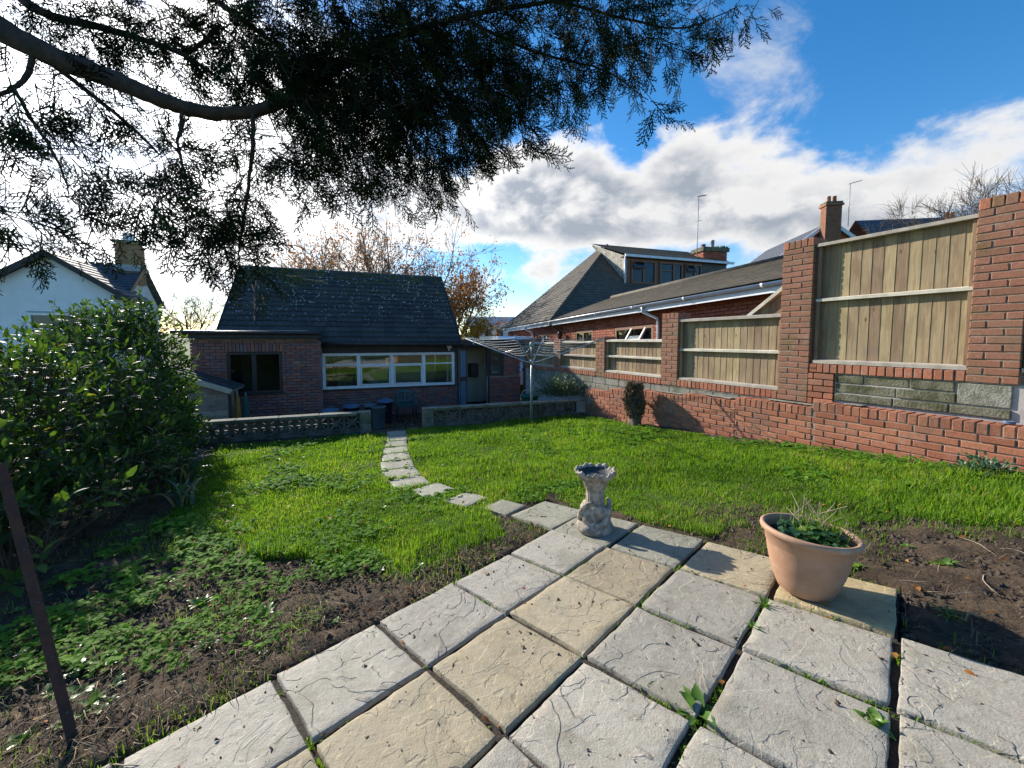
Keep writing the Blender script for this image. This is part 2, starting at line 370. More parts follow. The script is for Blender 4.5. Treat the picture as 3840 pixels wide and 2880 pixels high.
def make_ground():
    def axis(a, b, step, far):
        mid = np.arange(a, b + 1e-6, step); g = []; d = step; p = 0
        while p < far: d *= 1.35; p += d; g.append(p)
        g = np.array(g); return np.concatenate([(a - g)[::-1], mid, b + g])
    xs = axis(-6.5, 5.5, .055, 1800); ys = axis(.3, 9.6, .055, 1800)
    X, Y = np.meshgrid(xs, ys); Z = gz(X, Y)
    near = (np.abs(X + .5) < 6.2) & (Y > .2) & (Y < 9.7)
    ld = np.where(near, lawn_d(X, Y), .6)
    soil = 1 - ld
    Z = Z + np.where(near & (wall_s(X, Y) < .3), (fbm(X, Y, 9, 5) - .5) * .05 * (.35 + soil) + (fbm(X, Y, 2, 8) - .5) * .05, 0)
    pat = in_patio(X, Y, .04); Z = np.where(pat, Z - .07, Z - .012)
    pth = in_path(X, Y, .02); Z = np.where(pth, Z - .035, Z)
    nx, ny = len(xs), len(ys); idx = np.arange(nx * ny).reshape(ny, nx)
    q = np.stack([idx[:-1, :-1], idx[:-1, 1:], idx[1:, 1:], idx[1:, :-1]], -1).reshape(-1, 4)
    me = npmesh('ground', np.stack([X, Y, Z], -1), None, rnd=np.where(wall_s(X, Y) > .15, np.where(np.hypot(X, Y) > 16, .7, -1), ld).ravel(), smooth=True, quads=q)
    m, nt, p, out = new_mat('earth_and_turf'); t = NT(nt)
    ld_ = t.attr('rnd')
    soilc = t.mix(t.mr(t.noise(6, 6, .65), .35, .65), (.045, .032, .021), (.11, .076, .048))
    soilc = t.mix(t.mr(t.noise(60, 4, .7), .56, .7, 0, .35), soilc, (.16, .12, .075))
    grs = t.mix(t.mr(t.noise(5, 5, .6), .35, .65), (.045, .075, .014), (.075, .11, .02))
    yard = t.mix(t.mr(t.noise(4, 5, .6), .4, .6), (.05, .045, .04), (.09, .08, .07))
    yard = t.mix(t.mr(t.voro(26), .02, .22, .8, 0), yard, (.16, .085, .035))
    col = t.mix(t.mr(ld_, .15, .7), soilc, grs); col = t.mix(t.mr(ld_, -.6, -.3, 1, 0), col, yard)
    nt.links.new(col, p.inputs['Base Color']); p.inputs['Roughness'].default_value = .95; p.inputs['Specular IOR Level'].default_value = .2
    nt.links.new(t.bump(t.noise(45, 6, .7), .8, .03), p.inputs['Normal'])
    return tag(link('ground', me, None, m), kind='structure')
GROUND = make_ground()

# ------------------------------------------------------------ patio slabs
def riven(name, base, alt, tint):
    m, nt, p, out = new_mat(name); t = NT(nt)
    oi = nt.nodes.new('ShaderNodeObjectInfo'); pos = t.pos()
    ad = nt.nodes.new('ShaderNodeVectorMath'); ad.operation = 'MULTIPLY_ADD'; nt.links.new(oi.outputs['Random'], ad.inputs[0]); ad.inputs[1].default_value = (37, 19, 7); nt.links.new(pos, ad.inputs[2])
    v = ad.outputs[0]
    def riv(sc, dist, n):
        a = t.noise(sc, 3, .5, v, dist)
        st = t.math('MULTIPLY', a, n); fl = t.math('FLOOR', st); fr = t.math('FRACT', st)
        return t.math('ADD', fl, t.mr(fr, .92, 1.0)), fr
    h1, f1 = riv(2.6, .9, 7); h2, f2 = riv(5.0, 1.1, 5)
    rough = t.noise(130, 4, .7, v)
    r1 = t.math('FRACT', t.math('MULTIPLY', oi.outputs['Random'], 7.3)); r2 = t.math('FRACT', t.math('MULTIPLY', oi.outputs['Random'], 13.7))
    h = t.math('ADD', t.math('MULTIPLY', h1, t.math('ADD', t.math('MULTIPLY', r1, 1.0), .25)), t.math('ADD', t.math('MULTIPLY', h2, t.math('MULTIPLY', r2, .8)), t.math('ADD', t.math('MULTIPLY', rough, .9), t.math('MULTIPLY', t.noise(28, 5, .65, v, .4), 1.1))))
    nt.links.new(t.bump(h, 1.0, .0032), p.inputs['Normal'])
    col = t.mix(t.mr(t.noise(4, 6, .62, v, .6), .35, .68), base, alt)
    col = t.mix(t.mr(t.noise(7, 5, .6, v), .52, .7, 0, .55), col, tint)
    col = t.mix(t.mr(t.noise(11, 6, .7, v, .5), .46, .62, 0, .4), col, tint); col = t.mix(t.math('MULTIPLY', t.mr(f1, .93, .98, 0, .6), t.math('ADD', r1, .15)), col, (.11, .095, .08)); col = t.mix(t.mr(t.noise(34, 5, .75, v), .38, .66, .0, .45), col, tuple(c * 1.28 for c in alt))
    col = t.mix(t.mr(t.noise(180, 3, .7, v), .58, .68, 0, .4), col, (.16, .14, .12))
    col = t.mix(t.mr(t.noise(2.3, 6, .7, None, .4), .50, .66, 0, .42), col, (.135, .125, .085)); col = t.mix(t.mr(t.noise(16, 5, .75, v), .58, .70, 0, .5), col, (.10, .085, .06))
    br = t.math('ADD', t.math('MULTIPLY', oi.outputs['Random'], .22), .89)
    hv = nt.nodes.new('ShaderNodeHueSaturation'); nt.links.new(br, hv.inputs['Value']); nt.links.new(col, hv.inputs['Color'])
    nt.links.new(hv.outputs[0], p.inputs['Base Color']); p.inputs['Roughness'].default_value = .72; p.inputs['Specular IOR Level'].default_value = .35
    return m
MT['slab_grey'] = riven('slab_grey', (.258, .238, .194), (.315, .292, .242), (.27, .228, .18))
MT['slab_tan'] = riven('slab_tan', (.282, .228, .142), (.325, .27, .178), (.255, .235, .165))
MT['slab_yellow'] = riven('slab_yellow', (.34, .262, .135), (.37, .295, .165), (.28, .225, .13))
MT['slab_olive'] = riven('slab_olive', (.22, .215, .165), (.275, .26, .20), (.20, .20, .14))
MT['bed'] = simple('joint_soil', (.036, .026, .018), (.015, .012, .009), .95, 30, .8, 90, bdist=.012)
def slab_mesh(cx, cy, w, l, ang, zf, n=14, thick=.045, seed=0, edge=.006):
    r = np.random.default_rng(seed); ca, sa = math.cos(ang), math.sin(ang)
    u = np.concatenate([[-.5], np.linspace(-.488, .488, n - 1), [.5]]); U, V = np.meshgrid(u, u)
    ex = (fbm(U * 6, V * 6, 1.3, seed % 97, 3) - .5)
    eU = np.where(np.abs(U) > .499, 1, 0); eV = np.where(np.abs(V) > .499, 1, 0)
    xl = U * w + eU * np.sign(U) * ex * edge * 2.2; yl = V * l + eV * np.sign(V) * ex * edge * 2.2
    zl = (fbm(U * 3 + seed, V * 3, 1.0, seed % 31, 3) - .5) * .007 - np.maximum(eU, eV) * .0022 * (.5 + r.random(U.shape))
    tx, ty = r.normal(0, .004, 2); zl = zl + U * tx + V * ty
    X = cx + xl * ca - yl * sa; Y = cy + xl * sa + yl * ca; Z = zf(X, Y) + zl
    N = n + 1; idx = np.arange(N * N).reshape(N, N)
    q = [np.stack([idx[:-1, :-1], idx[:-1, 1:], idx[1:, 1:], idx[1:, :-1]], -1).reshape(-1, 4)]
    ring = np.concatenate([idx[0, :-1], idx[:-1, -1], idx[-1, :0:-1], idx[:0:-1, 0]])
    top = np.stack([X, Y, Z], -1).reshape(-1, 3); low = top[ring].copy(); low[:, 2] -= thick
    b = N * N; k = len(ring); i2 = (np.arange(k) + 1) % k
    q.append(np.stack([ring, b + np.arange(k), b + i2, ring[i2]], -1))
    return npmesh('slab', np.concatenate([top, low]), None, smooth=False, quads=np.concatenate(q))
def patio():
    plane = lambda x, y: .066 * x - .067 * y + .012
    pts = [(i, j) for i, j in CELLS]; bed = MB()
    for (i, j) in pts:
        c = cell_c(i, j); h = .3252
        vs = [(c[0] + a, c[1] + b, plane(c[0] + a, c[1] + b) - .022) for a, b in ((0, h), (h, 0), (0, -h), (-h, 0))]
        bed.add(vs, [(3, 2, 1, 0)])
    root = bed.build('patio', MT['bed'], None); tag(root, 'patio of square riven stone slabs laid diagonally in the foreground', kind='structure')
    mats = dict(g='slab_grey', t='slab_tan', y='slab_yellow', k='slab_olive')
    for n, (i, j) in enumerate(sorted(pts)):
        r = random.Random(i * 91 + j * 7 + 5); c = cell_c(i, j)
        w = .436 + r.uniform(-.012, .006); l = .436 + r.uniform(-.012, .006)
        me = slab_mesh(c[0] + r.uniform(-.006, .006), c[1] + r.uniform(-.006, .006), w, l, R(-45) + r.uniform(-.013, .013), plane, seed=n + 3)
        link('slab', me, root, MT[mats[CELLS[(i, j)]]])
patio()
def garden_path():
    bed = MB()
    for (x, y, w, l, a) in PATH:
        M = Matrix.Translation((x, y, float(gz(x, y)))) @ Matrix.Rotation(R(a), 4, 'Z'); bed.box(-l / 2 - .02, l / 2 + .02, -w / 2 - .02, w / 2 + .02, -.06, -.028, M)
    root = bed.build('garden_path', MT['bed']); tag(root, 'narrow path of flat stones curving through the lawn', kind='structure')
    for k, (x, y, w, l, a) in enumerate(PATH):
        me = slab_mesh(x, y, l + .004, w * .9, R(a), lambda X, Y: gz(X, Y) + .008, n=8, seed=200 + k, edge=.008)
        link('slab', me, root, MT['slab_olive'])
garden_path()
# ------------------------------------------------------------ bricks
_bm = {}
def brick_mesh(l, d, h, mat, var=0, c=.005):
    key = (round(l, 3), round(d, 3), round(h, 3), mat, var)
    if key not in _bm:
        r = random.Random(hash(key) & 0xffff); m = MB(); m.cbox(-l / 2, l / 2, -d / 2, d / 2, -h / 2, h / 2, c)
        m.v = [(x + r.uniform(-.0016, .0016), y + r.uniform(-.002, .002), z + r.uniform(-.0016, .0016)) for x, y, z in m.v]
        me = m.mesh('brick'); me.materials.append(MT[mat]); _bm[key] = me
    return _bm[key]
class Bricks:
    """collects bricks in a parent's local space; the 300 nearest the camera become single objects, the rest one joined part"""
    def __init__(s, parent, mat, name='brick'): s.p = parent; s.mat = mat; s.name = name; s.L = []
    def add(s, x, y, z, l, d, h, rz=0., rx=0., mat=None):
        s.L.append((x, y, z, l, d, h, rz, rx, mat or s.mat))
    def finish(s, maxn=300, extra=None):
        if not s.L: return
        bpy.context.view_layer.update(); W = s.p.matrix_world
        rank = sorted(s.L, key=lambda b: (W @ Vector(b[:3]) - CAM).length)
        cur = rank[:maxn]; rest = rank[maxn:]
        for b in cur:
            o = link(s.name, brick_mesh(b[3], b[4], b[5], b[8], random.randrange(3)), s.p)
            o.location = b[:3]; o.rotation_euler = (b[7], random.uniform(-.006, .006), b[6])
        if rest:
            m = MB()
            for b in rest:
                M = Matrix.Translation(b[:3]) @ Matrix.Rotation(b[6], 4, 'Z') @ Matrix.Rotation(b[7], 4, 'X')
                m.cbox(-b[3] / 2, b[3] / 2, -b[4] / 2, b[4] / 2, -b[5] / 2, b[5] / 2, .004, M)
            m.build(s.name + '_remainder', MT[s.mat], s.p, kind='stuff', fix=False)
def lay(B, x0, x1, z0, z1, yf, holes=(), depth=.06, start=0., course=.075, bl=.225, axis='x', xf=0., mat=None, topcut=None, j=.010):
    """stretcher bond on the plane y=yf (front), bricks stand 0 in front of it; holes are (x0,x1,z0,z1)"""
    n = int(round((z1 - z0) / course)); 
    for r in range(n):
        za = z0 + r * course; zb = za + course - j; zc = (za + zb) / 2
        x = x0 - ((r % 2) * bl / 2 + start) % bl
        while x < x1 - .01:
            a, b = max(x, x0), min(x + bl - j, x1); segs = [(a, b)] if b - a > .018 else []
            for h in holes:
                if zc > h[2] and zc < h[3]:
                    ns = []
                    for (p, q) in segs:
                        if q <= h[0] or p >= h[1]: ns.append((p, q)); continue
                        if p < h[0] - .018: ns.append((p, h[0]))
                        if q > h[1] + .018: ns.append((h[1], q))
                    segs = ns
            for (p, q) in segs:
                if topcut and zb > topcut((p + q) / 2): continue
                if axis == 'x': B.add((p + q) / 2, yf + depth / 2 + random.uniform(-.0025, .0025), zc, q - p, depth, zb - za, 0, 0, mat)
                else: B.add(xf - depth / 2 + random.uniform(-.0025, .0025), (p + q) / 2, zc, q - p, depth, zb - za, R(90), 0, mat)
            x += bl

# ------------------------------------------------------------ boundary fence frame: x runs towards the house, y into the garden
FO = Vector((3.65, 5.47, 0)); FA = 116.565
FM = fmat(FO, FA)
def fw(x, y, z): return FM @ Vector((x, y, z))
MT['wood'] = None
def woodmat(name, ca, cb, grain=(1, 1, .06), wear=.3):
    m, nt, p, out = new_mat(name); t = NT(nt)
    oi = nt.nodes.new('ShaderNodeObjectInfo').outputs['Random']; ob = t.obj()
    ad = nt.nodes.new('ShaderNodeVectorMath'); ad.operation = 'MULTIPLY_ADD'; nt.links.new(oi, ad.inputs[0]); ad.inputs[1].default_value = (31, 11, 53); nt.links.new(ob, ad.inputs[2])
    v = ad.outputs[0]; g = t.noise(55, 4, .6, t.scalev(v, grain), .8)
    col = t.mix(t.mr(g, .35, .65), ca, cb)
    col = t.mix(t.mr(t.noise(9, 4, .5, t.scalev(v, (1, 1, .35))), .45, .62, 0, .5), col, tuple(c * .72 for c in ca))
    kn = t.voro(7.5, t.scalev(v, (1, .2, .42))); col = t.mix(t.mr(kn, .05, .12, .9, 0), col, (.085, .045, .02))
    col = t.mix(t.mr(t.noise(3, 4, .6), .5, .7, 0, wear), col, (.19, .165, .125))
    hs = nt.nodes.new('ShaderNodeHueSaturation'); nt.links.new(t.math('ADD', t.math('MULTIPLY', oi, .45), .76), hs.inputs['Value']); nt.links.new(t.math('ADD', t.math('MULTIPLY', oi, .03), .487), hs.inputs['Hue'])
    nt.links.new(col, hs.inputs['Color']); nt.links.new(hs.outputs[0], p.inputs['Base Color'])
    p.inputs['Roughness'].default_value = .8; p.inputs['Specular IOR Level'].default_value = .25
    nt.links.new(t.bump(g, .45, .004), p.inputs['Normal'])
    return m
MT['wood'] = woodmat('fence_wood', (.27, .185, .105), (.36, .265, .16))
MT['rail'] = woodmat('rail_wood', (.46, .41, .33), (.54, .49, .41), (.06, 1, 1), .25)
MT['stone'] = simple('mossy_stone', (.17, .16, .11), (.062, .068, .028), .95, 7, .9, 40, bdist=.012)
MT['stone_pale'] = simple('pale_stone', (.30, .29, .25), (.16, .16, .11), .95, 9, .9, 60, bdist=.01)
MT['conc'] = simple('concrete_block', (.27, .26, .22), (.13, .135, .09), .95, 5, .6, 60, bdist=.006)

PIERS = [(-2.09, -1.76, .83, 2.575, 'tall brick pier at the right end of the boundary fence', 0), (-.37, 0., .43, 2.54, 'tall brick pier standing between the tallest and the second fence panel', 0),
         (1.70, 2.06, .43, 1.72, 'medium height mossy brick pier beside the white downpipe of the bungalow', 0), (3.65, 3.96, .435, 1.313, 'low brick pier right of the clothes dryer arm, fourth from the right', 0),
         (5.38, 5.70, .44, 1.262, 'low brick pier seen behind the clothes dryer lines', 0), (7.0, 7.33, .44, 1.23, 'farthest low brick pier next to the lean-to roof', 0)]
def make_pier(x0, x1, z0, z1, label):
    t = thing('brick_pier', label, 'pier', fw(x0, 0, z0), R(FA), 'brick piers along the boundary')
    w = x1 - x0; d = .327; H = z1 - z0
    MB().box(.008, w - .008, -d + .008, -.008, 0, H - .06).build('mortar_core', MT['mortar'], t)
    B = Bricks(t, 'brick_pier'); n = int(round((H - .105) / .075)); ch = (H - .105) / n
    s = (w - .010) * .677; hd = w - .010 - s
    for r in range(n):
        zc = (r + .5) * ch; bh = ch - .010; e = lambda: random.uniform(-.002, .002)
        fl = r % 2
        a, b = (s, hd) if fl else (hd, s)
        B.add(a / 2, -.0512 + e(), zc, a, .1025, bh); B.add(a + .01 + b / 2, -.0512 + e(), zc, b, .1025, bh)
        # side faces (both ends) and back
        for xs in (.0512, w - .0512):
            B.add(xs + e(), -.1125 - .1025, zc, .1025, .205, bh)
        B.add(w / 2, -d + .06, zc, w - .23, .1, bh)
    k = max(3, int(round(w / .082))); cw = w / k       # brick-on-edge capping, two rows deep
    for q in range(k):
        for yy in (-.081, -.246): B.add((q + .5) * cw, yy + .003, H - .0525 + random.uniform(-.003, .003), cw - .008, .158, .100, 0, 0, 'brick_red' if q in (0, k - 1) else None)
    B.finish()
for P in PIERS: make_pier(*P[:5])

def board_panel(x0, x1, z0, zm, z1, label, ybk=-.105, top=None, nb=None, group='close-board fence panels between the piers', rails=True):
    t = thing('fence_panel', label, 'fence panel', fw(x0, ybk, z0), R(FA), group); w = x1 - x0; H = z1 - z0
    nb = nb or max(4, int(round(w / .108))); bw = w / nb
    for k in range(nb):
        m = MB(); lean = random.uniform(-.004, .004); tw = .0015; r = random.uniform(-.006, .004)
        pts = [(k * bw - .008, 0), (k * bw + bw + .006, -tw)]
        m.add([(pts[0][0], 0, .012), (pts[1][0], -tw, .012), (pts[1][0], tw * .3, .012), (pts[0][0], .0045, .012),
               (pts[0][0] + lean, 0, H - .012 + r), (pts[1][0] + lean, -tw, H - .012 + r), (pts[1][0] + lean, tw * .3, H - .012 + r), (pts[0][0] + lean, .0045, H - .012 + r)],
              [(0, 1, 2, 3), (4, 7, 6, 5), (0, 4, 5, 1), (1, 5, 6, 2), (2, 6, 7, 3), (3, 7, 4, 0)])
        m.build('board', MT['wood'], t)
    if rails:
        for zz, hh, dd in ((H - .022, .045, .075), (zm - z0, .040, .055), (.024, .046, .075)):
            m = MB(); y0 = .0125; m.add([(0.0, y0, zz - hh / 2), (w, y0, zz - hh / 2), (w, y0 + dd, zz - hh / 2), (0, y0 + dd, zz - hh / 2), (0, y0, zz + hh / 2 + .006), (w, y0, zz + hh / 2 + .006), (w, y0 + dd, zz + hh / 2 - .008), (0, y0 + dd, zz + hh / 2 - .008)],
                                       [(0, 3, 2, 1), (4, 5, 6, 7), (0, 1, 5, 4), (1, 2, 6, 5), (2, 3, 7, 6), (3, 0, 4, 7)]); m.build('rail', MT['rail'], t)
        for xa in (.002, w - .036):
            MB().cbox(xa, xa + .034, .0128, .058, .05, H - .047, .003).build('end_batten', MT['wood'], t)
    return t
board_panel(-1.755, -.40, .945, 1.745, 2.455, 'tallest close-board fence panel between the two tall brick piers')
board_panel(.005, 1.695, .548, 1.075, 1.60, 'close-board fence panel left of the middle tall pier, under the bungalow gutter')
board_panel(2.065, 3.645, .545, .895, 1.25, 'close-board fence panel below the open awning window of the bungalow')
board_panel(3.965, 5.375, .54, .868, 1.215, 'close-board fence panel right behind the clothes dryer, half in shade')
board_panel(5.705, 6.995, .52, .812, 1.178, 'farthest close-board fence panel behind the dryer lines')
board_panel(-3.6, -2.095, .945, 1.745, 2.455, 'close-board fence panel cut off at the right edge of the picture')
# sloping piece of fence behind the second panel
t = thing('fence_panel', 'triangular boarded fence piece with a slanted rail above the second panel', 'fence panel', fw(.005, -.30, 1.3), R(FA))
for k in range(5):
    xa = k * .11; h0 = (2.05 - 1.3) - (xa) * .755; h1 = (2.05 - 1.3) - (xa + .108) * .755
    MB().prism([(xa, 0), (xa + .106, 0), (xa + .106, h1), (xa, h0)], -.008, .008).build('board', MT['wood'], t)
m = MB(); M_ = Matrix.Translation((0, .035, 2.06 - 1.3)) @ Matrix.Rotation(R(37), 4, 'Y'); m.box(-.02, .80, -.025, .035, -.024, .024, M_); m.build('rail', MT['rail'], t)

# plinth wall under the panels
def plinth():
    t = thing('plinth_wall', 'stone and brick plinth wall carrying the fence panels', 'wall', fw(0, 0, 0), R(FA))
    MB().box(-3.6, 7.3, -.30, -.034, -.6, .42).build('wall_core', MT['mortar_dark'], t)
    MB().box(-3.6, -.66, -.30, -.030, .42, .83).build('wall_core', MT['mortar_dark'], t)
    B = Bricks(t, 'brick_red')
    def soldier(x0, x1, z0, h, y=-.0, dep=.215):
        n = int(round((x1 - x0) / .0775)); w = (x1 - x0) / n
        for k in range(n): B.add(x0 + (k + .5) * w, y - dep / 2 + random.uniform(-.004, .004), z0 + h / 2 + random.uniform(-.002, .002), w - .010, dep, h)
    MB().box(-1.76, -.385, -.29, -.012, .831, .93).build('mortar_bed', MT['mortar'], t)
    soldier(-1.758, -.46, .834, .105); soldier(.003, 1.697, .436, .105); soldier(2.063, 3.647, .43, .105); soldier(3.963, 5.377, .43, .105); soldier(5.703, 6.997, .41, .105)
    MB().box(.003, 6.997, -.29, -.012, .415, .525).build('mortar_bed', MT['mortar'], t)
    lay(B, -.655, -.375, .43, .83, 0, depth=.1025, course=.08)   # short brick return left of the stones, front at y=0 -> moved below
    for i in range(len(B.L)):
        b = B.L[i]
        if b[4] == .1025 and b[1] > 0: B.L[i] = (b[0], -.0512) + b[2:]
    MB().box(-.65, -.38, -.2, -.1, .43, .83).build('mortar_bed', MT['mortar'], t)
    # holed engineering brick laid on its side
    m = MB(); m.cbox(-.462, -.385, -.215, -.001, .835, .938, .003); m.build('holed_brick', MT['brick_red'], t)
    hol = MB()
    for q in range(3):
        xc = -.4 - q * .0235; hol.lathe([(0.0001, 0), (.0085, 0)], (0, 0, 0), 10)
        b = len(hol.v) - 20; hol.v[b:] = [(xc + p[0], .0012, .886 + p[1]) for p in hol.v[b:]]
    hol.build('hole', MT['bed'], t)
    B.finish()
    # stones of bay one
    r = random.Random(5); rows = [(.505, .60), (.605, .715), (.72, .826)]
    for ri, (za, zb) in enumerate(rows):
        x = -2.06
        first = True
        while x < -.67:
            w = r.uniform(.30, .47)
            if x + w > -.80: w = -.665 - x
            if ri > 0 and first: w = .36
            if ri == 2 and first: first = False; x += w + .012; continue
            zt = rows[2][1] if (ri == 1 and first) else zb
            first = False
            m = MB(); m.cbox(x + .004, x + w - .006, -.14, -.012 + r.uniform(-.012, .008), za + .003, zt - .006, .007); m.build('stone', MT['stone_pale'] if (ri == 1 and zt > .8) else MT['stone'], t)
            x += w
    # concrete blocks of the lower bays
    x = .02
    while x < 7.0:
        w = min(.44, 7.0 - x); m = MB(); m.cbox(x, x + w - .012, -.14, -.022, .05, .26, .005); m.build('block', MT['conc'], t)
        m = MB(); m.cbox(x + .1, x + w + .088, -.14, -.018, .272, .414, .005); m.build('block', MT['conc'], t); x += w
    return t
plinth()

# low garden wall in front of the plinth
def garden_wall():
    t = thing('garden_wall', 'low stepped red brick wall with brick-on-edge coping along the lawn', 'wall', fw(0, 0, 0), R(FA))
    steps = [(-3.9, -.555, .482), (-.555, .445, .412), (.445, 1.37, .357), (1.37, 2.67, .305), (2.67, 3.175, .245), (3.175, 4.0, .15)]
    YF = .235; B = Bricks(t, 'brick_red'); core = MB()
    for (a, b, zt) in steps:
        core.box(a, b, YF - .19, YF - .009, -.75, zt - .012)
        n = int(round((b - a) / .0795)); w = (b - a) / n
        for k in range(n): 
            B.add(a + (k + .5) * w, YF - .1075 + random.uniform(-.004, .005), zt - .0525 + random.uniform(-.003, .003), w - .011, .215, .104, random.uniform(-.01, .01))
        zc = zt - .112; r = 0
        while zc - .075 > -.62:
            x = a - (.11 if r % 2 else 0) - .05
            while x < b - .01:
                p, q = max(x, a), min(x + .214, b - .004)
                if q - p > .02 and FM is not None:
                    wpt = fw((p + q) / 2, YF, 0); g = float(gz0(wpt.x, wpt.y))
                    if zc > g - .05: B.add((p + q) / 2, YF - .05 + random.uniform(-.004, .004), zc - .0335 + random.uniform(-.002, .002), q - p - .002, .1, .064)
                x += .225
            zc -= .075; r += 1
    core.build('mortar_core', MT['mortar'], t)
    MB().box(3.82, 4.0, YF - .19, YF - .001, -.7, .14).build('end_core', MT['mortar'], t)
    for zc in np.arange(-.55, .04, .075):
        B.add(4.0 - .03, YF - .115, zc, .06, .2, .065)
    m = MB(); m.box(-2.0, 4.0, -.055, .04, -.5, .10); m.build('fill', MT['bed'], t)
    B.finish()
    # loose mortar and slate slips lying on the top
    for (x, y, z, l, d) in ((.8, .1, .365, .5, .12), (1.75, .09, .312, .55, .1), (-.25, .09, .42, .6, .1), (-.95, .12, .49, .16, .14)):
        m = MB(); m.cbox(-l / 2, l / 2, -d / 2, d / 2, 0, .014, .004, Matrix.Translation((x, y, z)) @ Matrix.Rotation(random.uniform(-.1, .1), 4, 'Z') @ Matrix.Rotation(.05, 4, 'X')); m.build('slip', MT['stone_pale'], t)
garden_wall()

# ------------------------------------------------------------ pierced screen block walls
MT['screen'] = simple('weathered_concrete', (.13, .13, .115), (.05, .06, .04), .95, 6, .6, 50, bdist=.005)
MT['screen_cap'] = simple('weathered_coping', (.18, .18, .155), (.08, .09, .06), .95, 7, .6, 50, bdist=.005)
def screen_block_mesh(s=.258):
    m = MB(); h = s / 2; d = .045; f = .017
    m.box(-h, h, -d, d, -h, -h + f); m.box(-h, h, -d, d, h - f, h); m.box(-h, -h + f, -d, d, -h + f, h - f); m.box(h - f, h, -d, d, -h + f, h - f)
    for k in range(8):
        a = k * math.pi / 4; L = (h - f * .6) * (1.36 if k % 2 else 1.0); w = .021 if k % 2 else .012
        ca, sa = math.cos(a), math.sin(a); pts = [(.0, -.006), (L * .5, -w), (L * .96, -.004), (L * .96, .004), (L * .5, w), (0, .006)]
        P = [(x * ca - y * sa, x * sa + y * ca) for x, y in pts]
        m.prism([(min(max(x, -h + .004), h - .004), min(max(z, -h + .004), h - .004)) for x, z in P], -d * .82, d * .82)
    me = m.mesh('screen_block'); me.materials.append(MT['screen'])
    bm = bmesh.new(); bm.from_mesh(me); bmesh.ops.recalc_face_normals(bm, faces=bm.faces); bm.to_mesh(me); bm.free()
    return me
SBM = screen_block_mesh()
DO = Vector((-5.13, 6.28, 0)); DA = 21.1
def screen_wall(x0, x1, post_at, label):
    dm = fmat(DO, DA); o = dm @ Vector((x0, 0, -.43))
    t = thing('screen_wall', label, 'wall', o, R(DA), 'pierced block walls')
    L = x1 - x0; MB().box(0, L, -.055, .055, -.35, .055).build('footing', MT['screen'], t)
    px0, px1 = (L - .19, L) if post_at == 'end' else (0, .19)
    m = MB(); m.cbox(px0, px1, -.098, .098, -.35, .175, .006); m.cbox(px0, px1, -.098, .098, .18, .352, .006); m.build('post', MT['screen_cap'], t)
    a, b = (0, px0) if post_at == 'end' else (px1, L)
    n = int((b - a) / .264)
    for k in range(n):
        xc = (b - (k + .5) * .264) if post_at == 'end' else (a + (k + .5) * .264)
        ob = link('screen_block', SBM, t); ob.location = (xc, random.uniform(-.003, .003), .056 + .131); ob.rotation_euler = (0, 0, 0)
    # slim coping slabs
    x = 0.
    while x < L - .05:
        w = min(.62, L - x); z = .353 if (x + w / 2 > px0 - .05 and x + w / 2 < px1 + .05) else .325
        m = MB(); m.cbox(x + .002, x + w - .004, -.105, .105, .326 if z < .35 else .354, .372 + (0.006 if z > .35 else 0), .005); m.build('coping', MT['screen_cap'], t); x += w
    return t
screen_wall(-1.85, 2.725, 'end', 'pierced concrete block wall left of the path, running behind the hedge')
screen_wall(3.66, 7.20, 'start', 'pierced concrete block wall right of the path, behind the clothes dryer')
# ------------------------------------------------------------ brick bungalow at the end of the garden
HO = Vector((-5.18, 10.9, -.91)); HA = 21.5; HM = fmat(HO, HA)
MT['darkwood'] = simple('dark_stained_board', (.030, .028, .030), (.018, .017, .02), .6, 6, .2, 40)
MT['white_upvc'] = simple('white_painted_wood', (.78, .79, .80), (.66, .68, .70), .4, 5, .05, 40)
MT['dark_frame'] = simple('dark_brown_frame', (.035, .028, .026), (.025, .02, .02), .5, 8, .1, 40)
MT['felt'] = simple('roof_felt', (.12, .12, .115), (.07, .07, .065), .85, 5, .5, 80)
MT['lead'] = simple('lead_edge', (.35, .36, .37), (.24, .25, .26), .5, 9, .2, 30, metal=.3)
MT['blue_door'] = simple('blue_grey_door_paint', (.10, .17, .24), (.075, .13, .19), .5, 4, .1, 30)
MT['plaster'] = simple('pale_plaster', (.55, .52, .44), (.45, .43, .36), .9, 3, .1, 30)
MT['floor_in'] = simple('brown_carpet', (.10, .07, .05), (.07, .05, .04), .9, 5, .1, 40)
MT['curtain'] = simple('brown_curtain', (.22, .11, .04), (.15, .075, .03), .9, 12, .2, 30)
def glassmat(name, tint=(.9, .95, .95), refl=.35, rough=.02, ior=1.5, fk=1.0):
    m, nt, p, out = new_mat(name); nt.nodes.remove(p)
    tr = nt.nodes.new('ShaderNodeBsdfTransparent'); tr.inputs[0].default_value = tint + (1,)
    gl = nt.nodes.new('ShaderNodeBsdfGlossy'); gl.inputs['Roughness'].default_value = rough; gl.inputs[0].default_value = (.95, .97, 1, 1)
    fr = nt.nodes.new('ShaderNodeFresnel'); fr.inputs[0].default_value = ior
    mu = nt.nodes.new('ShaderNodeMath'); mu.operation = 'MULTIPLY_ADD'; mu.use_clamp = True; nt.links.new(fr.outputs[0], mu.inputs[0]); mu.inputs[1].default_value = fk; mu.inputs[2].default_value = refl * .2
    t = NT(nt); nt.links.new(t.bump(t.noise(1.2, 2, .5), .05, .05), gl.inputs['Normal'])
    mx = nt.nodes.new('ShaderNodeMixShader'); nt.links.new(mu.outputs[0], mx.inputs[0]); nt.links.new(tr.outputs[0], mx.inputs[1]); nt.links.new(gl.outputs[0], mx.inputs[2]); nt.links.new(mx.outputs[0], out.inputs[0])
    return m
